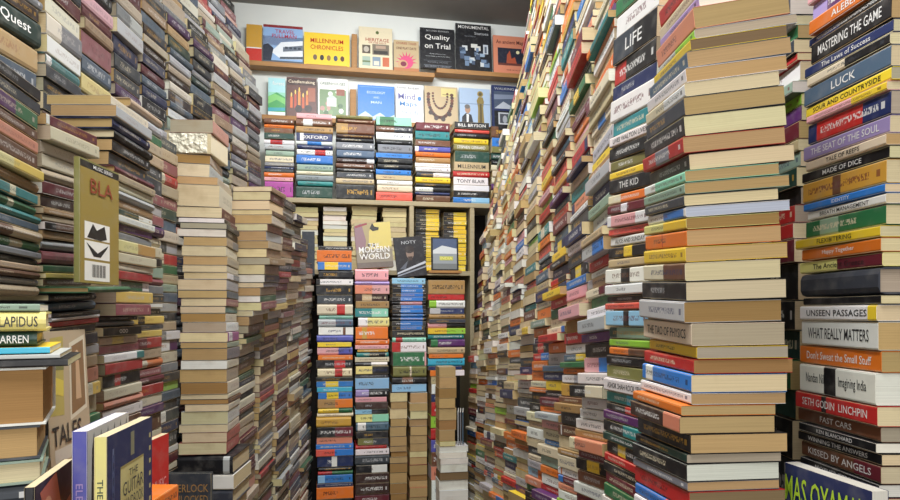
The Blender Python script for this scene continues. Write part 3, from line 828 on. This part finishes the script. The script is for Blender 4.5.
# ---- the room
cz = zat(10, 3.75)
box('floor', (-1.5, -1.2, -.05), (1.1, 4.3, -.002), M_FLOOR, kind='structure')
box('ceiling', (-1.5, -1.2, cz), (1.1, 4.3, cz + .05), M_CEIL, kind='structure')
box('wall_left', (-1.42, -1.2, -.05), (-1.32, 4.3, cz), M_SIDE, kind='structure')
box('wall_right', (.95, -1.2, -.05), (1.05, 4.3, cz), M_SIDE, kind='structure')
WOFF = -.30                                    # the back wall stands this far behind the front of the upper stacks
wb = box('wall_back', (-.6, 0, -.05), (2.3, .08, cz), M_WALL, kind='structure')
wb.matrix_world = Matrix.Translation(B0 - BN * .30) @ Matrix.Rotation(BA, 4, 'Z')

BM = Matrix.Translation(B0) @ Matrix.Rotation(BA, 4, 'Z')          # local x along the wall, y into it
def bl(x, y, off):
    """(along, height) of the picture point on the plane at distance off in front of the row."""
    s, p = bpos(x, off)
    return s, zat(y, p.y)
# bookcase under the upper stacks
root = empty('bookcase', BM, 'cream painted bookcase with yellowed piles inside, under the upper stacks', 'bookcase')
ztop = ZTOP - .0008
s0, s1 = bl(274, 200, .01)[0], bl(497, 200, .01)[0]
box('top_board', (s0, -.02, ztop - .025), (s1, .26, ztop), M_CASE, root, bevel=.002)
for xx in (284.5, 411.5, 472):
    s = bl(xx, 210, .01)[0]
    box('divider', (s - .012, -.018, .0), (s + .012, .255, ztop - .0255), M_CASE, root, bevel=.002)
for xa, xb in ((284.5, 411.5), (411.5, 472)):
    box('shelf', (bl(xa, 268, .01)[0] + .0125, -.015, ZSHELF - .025), (bl(xb, 268, .01)[0] - .0125, .25, ZSHELF - .0008), M_CASE, root)
box('back_panel', (s0, .256, 0), (s1, .27, ztop - .026), M_DARK, root)

# display ledges on the back wall, with the face-out books
def ledge(name, x0, x1, xr, yr, label):
    z = zat(yr, bpos(xr, -.24)[1].y)
    a, b = bl(x0, 70, -.24)[0], bl(x1, 70, -.24)[0]
    o = box(name, (a, .215, z - .026), (b, .298, z), M_SHELF, bevel=.002)
    o.matrix_world = BM
    o['label'] = label; o['category'] = 'shelf'; o['group'] = 'narrow pine ledges'
    return z
ZU1 = ledge('display_shelf', 244, 434, 350, 68.5, 'long pine ledge high on the white wall, left of the black books')
ZU2 = ledge('display_shelf', 436, 534, 480, 72.5, 'short pine ledge high on the white wall, under two black books')
ZL = ledge('display_shelf', 262, 534, 300, 117.5, 'lower pine ledge under the candle and greenhouse books')
def upright(x0, x1, y0, z, label):
    a, b = bl(x0, 70, -.28)[0], bl(x1, 70, -.28)[0]
    o = box('wooden_upright', (a, .262, z + .0005), (b, .298, zat(y0, bpos(x0, -.28)[1].y)), M_SHELF, bevel=.002)
    o.matrix_world = BM
    o['label'] = label; o['category'] = 'wood strip'
upright(351.5, 357, 35, ZU1, 'wooden upright on the upper ledge beside the orange yellow book')
upright(350, 356, 90, ZL, 'wooden upright on the lower ledge right of the greenhouse book')
upright(532.5, 538, 24, ZU2, 'wooden upright at the far end of the upper ledge')

def on_ledge(x0, x1, y0, z, *a, off=-.235, lean=6, t=.014, **k):
    s0, p0 = bpos(x0, off); s1, p1 = bpos(x1, off)
    d = p0.y
    yb = HY - (z + .0025 - ZC) * F / d
    H = (yb - y0) * d / F
    M = standing(x0, yb, d, BA, s1 - s0, H, t, D2(lean))
    return a, M, s1 - s0 - .002, H, t
G_UP, G_LO = 'face-out books on the upper ledges', 'face-out books on the lower ledge'
def show(x0, x1, y0, z, name, label, group, base, art, titles, hard=False, page='w', lean=6):
    _, M, W, H, t = on_ledge(x0, x1, y0, z, lean=lean)
    face_book(name, label, 'book', group, M, W, H, t, base, hard, art, titles, page)

A = Art().rect(0, 0, 1, .35, 'c8392f').rect(0, .35, 1, .38, 'wht')
show(246, 262, 22, ZU1, 'display_book', 'yellow and red book beside the train book at the end of the upper ledge', G_UP, 'gol', A, [])
A = Art().rect(0, .93, 1, 1, '8a2a30').rect(0, 0, 1, .93, '8fb2dc').rect(0, .45, 1, .7, 'b9c9e6').poly([(.2, .28), (.45, .55), (1, .62), (1, .12), (.45, .1)], 'e4e9ee', 1).poly([(.5, .42), (1, .5), (1, .36), (.5, .3)], '6a7482', 2)\
    .poly([(.42, .16), (1, .2), (1, .13), (.42, .1)], '4d565f', 2).poly([(0, .05), (.2, .05), (.26, .38), (.12, .5), (0, .45)], '2c3140', 2).rect(0, 0, 1, .06, '515c68', 2)
for i in range(4): A.rect(.55 + i * .11, .38, .62 + i * .11, .44, '39424e', 3)
show(263, 303, 22, ZU1, 'display_book', 'blue and white train book with red title on the upper ledge', G_UP, 'sky', A, [('TRAVEL', .55, .83, .5, .1, 'b03a58'), ('PULLMAN', .53, .71, .62, .1, 'b03a58')])
A = Art()
for i, c in enumerate(['6b5a4a', '2c2c30', '8a6a3a', '40506a', '5a3b30']): A.disc(.24 + i * .15, .25, .045, .085, c)
A.rect(.05, .02, .95, .035, 'a8772a')
show(304, 350, 30, ZU1, 'display_book', 'wide orange yellow book with red title on the upper ledge', G_UP, 'yel', A, [('MILLENNIUM', .5, .76, .72, .13, 'b81e10'), ('CHRONICLES', .5, .56, .72, .13, 'b81e10')])
A = Art().disc(.55, .88, .05, .04, '5c6a3a').rect(.1, .37, .34, .57, '5d5348').disc(.22, .47, .08, .07, 'b9b0a2', 1).rect(.4, .35, .9, .6, '7d7263').rect(.44, .37, .86, .45, '3e3a36', 1).rect(.5, .5, .8, .57, 'b49a86', 1).rect(.1, .08, .34, .3, '9fb3a4').rect(.4, .08, .64, .3, '7f93a4').rect(.7, .08, .9, .3, 'c26a48').rect(.1, .16, .34, .2, '6a7a54', 1).rect(.44, .1, .6, .2, 'd8d0c0', 1)
show(359, 393, 24, ZU1, 'display_book', 'cream book with a grid of small photos on the upper ledge', G_UP, 'cre', A, [('HERITAGE', .55, .7, .7, .08, 'a8483c'), ('OF THE HILLS', .55, .63, .6, .035, 'a8483c')])
A = Art()
for i in range(9):
    a = PI * i / 8
    A.poly([(.5 + .2 * math.cos(a - .2), .3 + .17 * math.sin(a - .2)), (.5 + .45 * math.cos(a), .3 + .36 * math.sin(a)), (.5 + .2 * math.cos(a + .2), .3 + .17 * math.sin(a + .2))], 'cf3f6e')
A.disc(.5, .3, .27, .21, 'd6507c', 1).rect(0, .0, 1, .12, 'b6794e').disc(.35, .24, .2, .13, 'c8a078', 2).disc(.38, .24, .12, .08, '7c2f44', 3)
show(394, 419.5, 38, ZU1, 'display_book', 'tan book with a pink sun on its cover on the upper ledge', G_UP, 'bei', A, [('STORIES TALES', .5, .9, .8, .07, '9c4a34'), ('ONE PLAY DATE', .5, .74, .8, .08, '6a3a30')])
A = Art().rect(.1, .07, .9, .09, '5b6068').rect(.1, .19, .9, .2, '5b6068')
show(420.5, 455.5, 25, ZU2, 'display_book', 'black book with large white title, left of the two black ones on the ledge', G_UP, 'blk', A,
     [('SECOND EDITION', .5, .93, .8, .035, 'lgr'), ('Quality', .5, .76, .72, .15, 'wht'), ('on Trial', .5, .56, .74, .13, 'wht'), ('Bringing Bottom-Line', .5, .36, .5, .03, 'lgr'), ('Accountability to the Quality Effort', .5, .3, .7, .03, 'lgr'), ('ROGER J. HOWE', .5, .15, .74, .045, 'gry'), ('MAUREEN S. HEAPHY', .5, .045, .74, .045, 'gry')], True)
A = Art()
for i in range(26):
    x, y = .08 + .74 * rnd.random(), .1 + .4 * rnd.random() ** 1.2
    w_, h_ = rnd.uniform(.07, .2), rnd.uniform(.05, .12)
    A.rect(x, y, min(.93, x + w_), y + h_, rnd.choice(['d8d8d2', 'b9c4cf', '6f86a4', '2c3648', '9ab0c6', 'cfd4d6', '47566e', '20242e']), i % 4)
A.rect(.42, .5, .6, .58, 'd8d8d2', 4).rect(.76, .38, .9, .58, 'c2cad2', 4).rect(.8, .4, .86, .54, '5a6474', 5)
show(456.5, 492.5, 20.5, ZU2, 'display_book', 'black book with white title over silver photo cluster, on the ledge', G_UP, 'blk', A, [('MONUMENTAL', .5, .93, .86, .065, 'wht'), ('Statues', .72, .81, .4, .06, 'lgr'), ('New Edition', .4, .74, .3, .03, 'gry')], True)
A = Art().rect(.12, .22, .88, .68, '2a2c3c').poly([(.35, .22), (.38, .5), (.46, .62), (.5, .4), (.6, .45), (.66, .22)], 'b4573c', 1).rect(.12, .22, .88, .28, '6b3b34', 2).disc(.68, .58, .05, .045, 'f0e6b4', 1)
show(494, 530, 33, ZU2, 'display_book', 'salmon book with dark night picture on the upper ledge', G_UP, 'sal', A, [('An ancient Magic', .5, .82, .84, .13, '5c2e2c'), ('TALES OF OLD INDIA', .6, .1, .5, .03, '5c2e2c')])
# lower ledge
A = Art().rect(0, 0, 1, .1, 'dfe8ea').poly([(0, .1), (1, .1), (1, .5), (.5, .62), (0, .5)], '3d9c52').poly([(0, .3), (.5, .42), (1, .3), (1, .46), (.4, .58), (0, .5)], '79c46a', 1).rect(0, .62, 1, 1, 'a9dbe0').poly([(0, .1), (1, .14), (1, .22), (0, .2)], '2e9fae', 1)
show(268, 285.5, 76, ZL, 'display_book', 'green landscape book at the left end of the lower ledge', G_LO, 'min', A, [('forest', .6, .86, .7, .1, 'wht')])
A = Art().rect(0, 0, 1, 1, '5c342a').rect(0, .8, 1, .97, '3c221c', 1)
for i in range(5): A.rect(.12 + .13 * i, .22, .2 + .13 * i, .5 + .07 * (i % 3), ['d8652a', 'b5442a', 'e08a3c', 'c2542a', 'd07034'][i], 2); A.disc(.16 + .13 * i, .55 + .07 * (i % 3), .025, .06, 'f0c860', 2)
A.disc(.4, .2, .12, .1, '241816', 3).disc(.72, .22, .13, .09, '2c1c18', 3).rect(.7, .4, .95, .75, '9c5a40', 2)
show(286.5, 317, 75, ZL, 'display_book', 'brown book with orange candles on its cover on the lower ledge', G_LO, 'bro', A, [('Candlemaking', .5, .88, .88, .1, 'f0e0c4')])
A = Art().rect(.05, .06, .95, .72, '6f8a62')
for i in range(16): A.disc(.12 + .76 * rnd.random(), .12 + .52 * rnd.random(), .08, .06, rnd.choice(['4c6a48', '9fb48c', 'c9d2c4', '7d9a6a', 'b48a80', 'dfe4dc']), 1 + i % 3)
A.rect(.62, .58, .9, .74, '8a4a34', 4).rect(.3, .3, .62, .5, 'd6dcd8', 4).poly([(.28, .5), (.46, .6), (.64, .5)], 'b9c4be', 4)
show(318, 348, 76, ZL, 'display_book', 'white book with greenhouse picture on the lower ledge', G_LO, 'wht', A, [('GREENHOUSES', .5, .87, .86, .07, '49694f')])
A = Art().poly([(0, 0), (1, 0), (1, .2), (.8, .1), (.6, .24), (.4, .12), (.2, .26), (0, .12)], 'b8cfe4').rect(0, .0, 1, .05, '5a87b4', 1).rect(.05, .95, .95, .96, '7fb0e8')
show(358, 395, 83, ZL, 'display_book', 'plain bright blue book with snowy peaks along its foot', G_LO, 'blu', A, [('ECOLOGY', .5, .8, .5, .07, 'cfe2f6'), ('AND', .5, .66, .16, .05, 'cfe2f6'), ('MAN', .5, .52, .5, .07, 'cfe2f6')])
A = Art().disc(.86, .64, .07, .06, '4a86c4')
show(396, 424, 82, ZL, 'display_book', 'white book with blue handwritten title beside the necklace book', G_LO, 'wht', A, [('tony buzan', .45, .9, .8, .09, '6a6a78'), ('Mind', .4, .68, .62, .15, '6a6aa4'), ('Maps', .45, .47, .72, .15, '4a86c4'), ('for kids', .5, .27, .6, .11, '8a9ab8')])
A = Art().rect(.5, .74, .95, .96, 'd6c884').rect(.54, .78, .8, .8, '8a7a4a', 1)
for i in range(25):
    a = PI * (.93 + 1.14 * i / 24); A.disc(.47 + .36 * math.cos(a), .68 + .5 * math.sin(a), .055, .045, ['5a3428', '7a4a38', '48302c'][i % 3], 1)
for i in range(17):
    a = PI * (.95 + 1.1 * i / 16); A.disc(.47 + .22 * math.cos(a), .76 + .34 * math.sin(a), .035, .03, ['6a3f30', '4a2e28'][i % 2], 1)
for x, y in ((.18, .3), (.34, .16), (.55, .14), (.74, .28)): A.disc(x, y, .07, .06, '3c2824', 2)
show(425, 458.5, 84, ZL, 'display_book', 'tan book with a brown bead necklace on its cover', G_LO, 'bei', A, [])
A = Art().rect(0, 0, 1, 1, 'a9bfda').rect(0, .58, 1, .6, '7f93b4', 1).disc(.68, .86, .1, .08, 'a08c4c', 1).disc(.68, .86, .06, .05, '5c5030', 2).poly([(.58, .0), (.6, .5), (.56, .68), (.62, .78), (.76, .78), (.8, .66), (.77, .5), (.8, 0)], '8f7c42', 1).poly([(.64, .1), (.66, .6), (.72, .6), (.73, .1)], '5f5230', 2)\
    .poly([(.05, 0), (.08, .24), (.2, .34), (.38, .3), (.46, 0)], '20222a', 1).poly([(.22, .1), (.22, .32), (.3, .3), (.28, .1)], 'e8e8e6', 2).disc(.26, .44, .09, .11, 'b08a70', 2).disc(.25, .51, .09, .06, '6c6864', 3)
show(460, 491, 86, ZL, 'display_book', 'light blue book showing a suited figure beside a golden statue', G_LO, 'sky', A, [])
A = Art().rect(.06, .02, .94, .4, '16161c').rect(.16, .08, .5, .36, 'c9ccd2', 1).rect(.2, .11, .46, .33, '4a4e58', 2).disc(.33, .2, .06, .09, 'a8acb4', 3).rect(.58, .08, .86, .36, 'b8bcc4', 1).rect(.61, .11, .83, .33, '3c404a', 2).rect(.06, .45, .94, .86, '4a566c').poly([(.06, .45), (.3, .62), (.5, .52), (.7, .66), (.94, .5), (.94, .45)], 'b8bec8', 1).poly([(.06, .66), (.94, .72), (.94, .8), (.06, .78)], '7f8aa0', 1)
show(492.5, 531, 83, ZL, 'display_book', 'dark book with a mountain picture, last on the lower ledge', G_LO, 'nav', A, [('WALKING INDIA', .5, .92, .86, .06, 'lgr')])

# face-out books before the bookcase
def prop_up(x0, yb, d, W, H, t, phi, roll, lean, name, label, base, art, titles, hard=True, group=None):
    M = standing(x0, yb, d, phi, W, H, t, D2(lean), D2(roll))
    face_book(name, label, 'book', group, M, W, H, t, base, hard, art, titles, 'c')
G_P = 'books propped on the tall stacks'
dp = bpos(357, LOFF - .03)[1].y
A = Art().rect(0, .4, 1, 1, 'a3936a').poly([(.35, .4), (.4, .8), (.55, .98), (1, 1), (1, .45)], 'cdbb6a', 1).poly([(0, .4), (0, .92), (.2, .98), (.3, .6), (.25, .4)], '8a6a72', 1).poly([(.42, .86), (.5, .98), (.56, .9), (.68, .88), (.66, .82), (.5, .8)], '2c2420', 2).rect(0, 0, 1, .12, '6a6058').rect(0, .12, 1, .4, '8a8070').poly([(.02, .93), (.35, .99), (.36, .95), (.03, .88)], '8a2f3c', 2)
for i in range(10): A.disc(.1 + .8 * rnd.random(), .12 + .4 * rnd.random(), .05, .04, rnd.choice(['5a4a40', 'b8ab90', '74604c']), 2)
prop_up(357.5, 268.6, dp, .178, .228, .03, BA + D2(2), 4, 7, 'propped_book', 'large illustrated hardback with white title leaning before the yellowed piles', 'tan', A, [('THE', .5, .5, .3, .07, 'wht'), ('MODERN', .5, .4, .84, .13, 'wht'), ('WORLD', .5, .25, .84, .13, 'wht')], group=G_P)
A = Art().rect(0, 0, 1, 1, '1e1c22').disc(.5, .58, .13, .15, '8a7466', 1).disc(.5, .68, .16, .1, '2c2220', 2).poly([(.42, .5), (.58, .5), (.55, .4), (.45, .4)], '3a2a26', 3).poly([(0, .08), (1, .3), (1, .36), (0, .12)], 'b9bcc4', 2).poly([(0, .02), (1, .2), (1, .24), (0, .05)], '8a8e98', 2).poly([(.1, .2), (.4, .4), (.3, .2)], '5a5e68', 1)
prop_up(398, 277.6, bpos(398, LOFF - .03)[1].y,   .148, .20, .025, BA + D2(2), 6, 7, 'propped_book', 'dark hardback with a bearded portrait, leaning above the blue spines', 'dbr', A, [('NOTY', .5, .86, .5, .08, 'lgr')], group=G_P)
A = Art().rect(.06, .03, .94, .96, '8f979c').rect(.06, .55, .94, .96, '4b5a78', 1).poly([(.06, .6), (.4, .75), (.94, .66), (.94, .5), (.06, .5)], 'c9ced0', 2).rect(.3, .3, .8, .42, 'b7bd4c', 2).rect(.06, .03, .94, .2, '6f7678', 1)
prop_up(431.5, 270, bpos(431, LOFF - .08)[1].y, .14, .168, .016, BA, 0, 4, 'propped_book', 'small framed looking book with cloudy cover on the brown slab', 'blk', A, [('INDIA', .55, .36, .44, .09, 'pye')], group=G_P)
b = box('book_rest', (0, 0, 0), (.165, .10, .012), M_SHELF)
b.matrix_world = Matrix.Translation(bpos(429, LOFF - .0)[1] * 1.0) @ Matrix.Rotation(BA, 4, 'Z')
b.location.z = zat(271.2, bpos(431, LOFF - .08)[1].y) - .012
b['label'] = 'thin wooden board under the cloudy cover book'; b['category'] = 'board'
A = Art().rect(.1, .2, .4, .6, '4a3a30')
prop_up(302, 275.5, 3.14, .058, .21, .016, D2(6), 0, 0, 'propped_book', 'blank charcoal board book standing where the low left wall meets the bookcase', 'dgr', A, [], group=G_P)

dm_ = bpos(460, LOFF + .12)[1].y
for i, c in enumerate(('lgr', 'gry', 'slt')):
    M = standing(458.6 + 2.4 * i, 444.3, dm_, D2(88), .10, .155, .005, 0, D2(4))
    face_book('magazine', '%s magazine standing on the white pile before the right-hand wall' % ['outer pale grey', 'middle grey', 'inner slate blue'][2 - i if False else i], 'magazine', 'magazines before the right-hand wall', M, .10, .155, .005, c, False, None, [], 'w')
# barcode book in the near left columns
A = Art().rect(0, .93, 1, .985, '1c1a18').poly([(0, 0), (1, 0), (1, .93), (0, .93)], '94803f')
A.v = A.v; A.rect(.1, .36, .74, .5, 'e8e6de', 1).poly([(.16, .37), (.3, .49), (.4, .44), (.6, .49), (.66, .38), (.5, .36)], '1a1a1c', 2).rect(.1, .2, .74, .345, 'e8e6de', 1).poly([(.14, .33), (.42, .25), (.7, .33), (.66, .3), (.5, .22), (.32, .22)], '1a1a1c', 2).rect(.1, .02, .74, .18, 'e4e2da', 1)
for i in range(13): A.rect(.28 + i * .028, .05, .28 + i * .028 + (.018 if i % 3 else .01), .155, '1a1a1c', 2)
M = standing(80, 282.2, 1.09, D2(92.3), .138, .208, .011)
face_book('barcode_book', 'mottled yellow book with black top strip and barcode, upright on green slab', 'book', None, M, .138, .208, .011, 'oli', False, A, [('MUSIC SERIES', .55, .957, .8, .03, 'wht'), ('BLA', .52, .8, .74, .12, '8c3d24')], 'c')

# table carrying the guitar books (below the frame)
def table(name, x0, y0, x1, y1, label):
    tb = empty(name, Matrix.Translation((x0, y0, 0)), label, 'table')
    w_, h_ = x1 - x0, y1 - y0
    box('table_top', (0, 0, 1.03), (w_, h_, 1.058), M_SHELF, tb)
    for lx in (.005, w_ - .027):
        for ly in (.005, h_ - .027): box('leg', (lx, ly, 0), (lx + .022, ly + .022, 1.0295), M_SHELF, tb)
table('display_table', -.478, .66, -.33, .97, 'small wooden table carrying the guitar books in the lower left corner')
table('display_table', -.61, .985, -.33, 1.31, 'wooden table behind the guitar books carrying the red book')
G_G = 'guitar books standing in the lower left corner'
A = Art().rect(.26, .02, .78, .82, 'd8cc8a')
A.rect(.26, .02, .78, .03, 'a89a5c', 1).rect(.26, .81, .78, .82, 'a89a5c', 1)
for i in range(13): A.rect(.92, .05 + .07 * i, .96, .075 + .07 * i, 'c8bc84').rect(.1, .05 + .07 * i, .13, .09 + .07 * i, '6f7a9c')
A.rect(.09, .1, .14, .9, '4a5680').rect(.48, .85, .56, .97, '8c8a70')
for i in range(9): A.rect(.34, .1 + .03 * i, .70, .108 + .03 * i, '6a6248', 2)
zt = 1.0586
yb = lambda d, z=zt: HY + (ZC - z) * F / d
M = standing(107, yb(.76), .76, D2(96), .15, .245, .015)
face_book('guitar_book', 'navy guitar manual with cream title panel, front of the pair', 'book', G_G, M, .15, .245, .015, 'nav', False, A, [('THE', .52, .77, .22, .035, '3a3a3c'), ('GUITAR', .52, .7, .46, .07, '3a3a3c'), ('HANDBOOK', .52, .62, .46, .06, '3a3a3c'), ('RALPH DENYER', .52, .52, .4, .025, '3a3a3c')], 'c',
          spine_title='THE GUITAR HANDBOOK', spine_band=('pye', -1, 2), ink='dgn')
A = Art().rect(0, 0, 1, 1, 'ddd8cc')
for i in range(6): A.poly([(.04 + .16 * i, 0), (.11 + .16 * i, 0), (.15 + .16 * i, .9), (.13 + .16 * i, .985), (.09 + .16 * i, .9)], '2c2826', 1).rect(.1 + .16 * i, .1, .12 + .16 * i, .75, '8c7c64', 2)
M = standing(87.5, yb(.785), .785, D2(99), .15, .247, .018)
face_book('guitar_book', 'white covered guitar book with violet spine, behind the navy manual', 'book', G_G, M, .15, .247, .018, 'vio', False, A, [], 'w', spine_title='ELECTRIC GUITAR', ink='lil')
M = standing(141, yb(1.17), 1.17, D2(90), .115, .152, .014)
face_book('red_book', 'red book standing just behind the navy guitar manual', 'book', None, M, .115, .152, .014, 'red', False, None, [('MUSIC', .62, .42, .5, .12, 'pin')], 'c')
# tiger-striped dark cover
A = Art().rect(0, 0, 1, 1, '2a1c1a')
for q in [[(.1, .95), (.5, 1), (.62, .8), (.3, .7)], [(.15, .72), (.4, .66), (.3, .4), (.1, .5)], [(.5, .74), (.9, .8), (.86, .5), (.6, .42)], [(.2, .3), (.5, .52), (.6, .3), (.4, .1)], [(.64, .36), (.95, .4), (.8, .12)]]: A.poly(q, 'b8603a', 1)
for x, y in ((.28, .84), (.7, .66), (.36, .34)): A.disc(x, y, .1, .06, 'd8986a', 2); A.disc(x, y, .05, .03, '1a1212', 3)
M = standing(35, yb(.70, 1.062), .70, D2(105), .14, .20, .011)
face_book('patterned_book', 'dark book with orange patches, beside the violet guitar spine', 'book', None, M, .14, .20, .011, 'blk', False, A, [], 'c')
# art book
A = Art().rect(.0, 0, 1, 1, 'b9a78a').poly([(.04, .38), (.36, .36), (.42, .96), (.12, .95)], 'b6a65a', 1).poly([(.06, .55), (.36, .5), (.38, .62), (.08, .68)], 'd6c255', 2).poly([(.07, .72), (.4, .7), (.4, .76), (.08, .78)], '7a7a4a', 2).poly([(.5, .3), (.94, .36), (.96, .96), (.56, .9)], 'd8cfb8', 1).poly([(.54, .34), (.9, .39), (.92, .92), (.6, .87)], '8a6a48', 2).poly([(.66, .45), (.8, .45), (.78, .75), (.7, .8)], 'c9a884', 3).disc(.74, .8, .05, .04, 'd8b894', 3).rect(.1, .02, .95, .12, 'c9c2b4', 1)
M = standing(51, 470, .98, D2(98), .15, .205, .012, D2(3))
face_book('art_book', 'tall art book with framed pictures on its cover, behind the corner pile', 'book', None, M, .15, .205, .012, 'bei', False, A, [('TALES', .4, .22, .7, .15, '2a2626')], 'c')

# lower right book
A = Art()
M = standing(784, 462 + .22 * F / .905, .905, D2(-80), .15, .22, .022)
face_book('navy_book', 'navy book with lime green title standing in the lower right corner', 'book', None, M, .15, .22, .022, 'nav', False, A, [("MAS OYAMA'S", .5, .86, .94, .17, 'b5d83a'), ('KARATE', .4, .62, .5, .10, 'b5d83a')], 'w')
# dark book before the heap
M = standing(160, 514, 1.66, D2(3), .125, .10, .02)
face_book('charcoal_book', 'charcoal book with dull gold title before the heap under the pale stack', 'book', None, M, .125, .10, .02, 'dgr', True, None, [('SHERLOCK', .56, .64, .8, .2, 'tan'), ('UNLOCKED', .58, .36, .74, .2, 'tan')], 'c')

# film-wrapped book on the pale stack
dw = 1.9
Mw = Matrix.Translation((xat(211, dw), dw, zat(153.6, dw))) @ rot(PI / 2 + D2(3))
r = realise(dict(M=Mw, L=.17, W=.125, t=20 * dw / F, base='cre', col=rgb('cre'), hard=False, page=lin(PAGE['c']), band=None, title=None, ink=rgb('blk'), text=False, seed=.3, stack=None),
            'wrapped_book', 'thick book in shiny crinkled film near the top of the pale stack', 'book', None)
fw = box('film_wrap', (-.002, .01, .002), (-.0012, .118, 21 * dw / F - .003), M_WRAP, r)

#### light #########################################################################
def area(name, loc, sx, sy, power, col=(1, .97, .92), rotx=0.):
    l = bpy.data.lights.new(name, 'AREA'); l.shape = 'RECTANGLE'; l.size = sx; l.size_y = sy; l.energy = power; l.color = col
    o = bpy.data.objects.new(name, l); C.objects.link(o); o.location = loc; o.rotation_euler = (rotx, 0, 0)
    return o
area('ceiling_tube_light', (-.15, 2.75, cz - .08), 1.3, .12, 17, (.97, .99, 1), D2(38))
area('ceiling_tube_light', (-.1, 1.7, cz - .08), .12, 1.2, 31, (.97, .99, 1))
area('ceiling_tube_light', (-.05, .2, cz - .08), .12, 1.2, 36, (.98, .98, .98))
area('rear_fill_light', (-.05, -1.0, 1.5), 1.2, 1.8, 17, (1, .98, .95), D2(90))  # added fill behind the camera, flattens the light on near and low faces
w = bpy.data.worlds.new('world'); bpy.context.scene.world = w; w.use_nodes = True
w.node_tree.nodes['Background'].inputs[0].default_value = (1, .97, .93, 1)
w.node_tree.nodes['Background'].inputs[1].default_value = .38
vs = bpy.context.scene.view_settings
vs.view_transform = 'Standard'; vs.look = 'None'; vs.gamma = 1.0; vs.use_curve_mapping = False
vs.exposure = 0.22
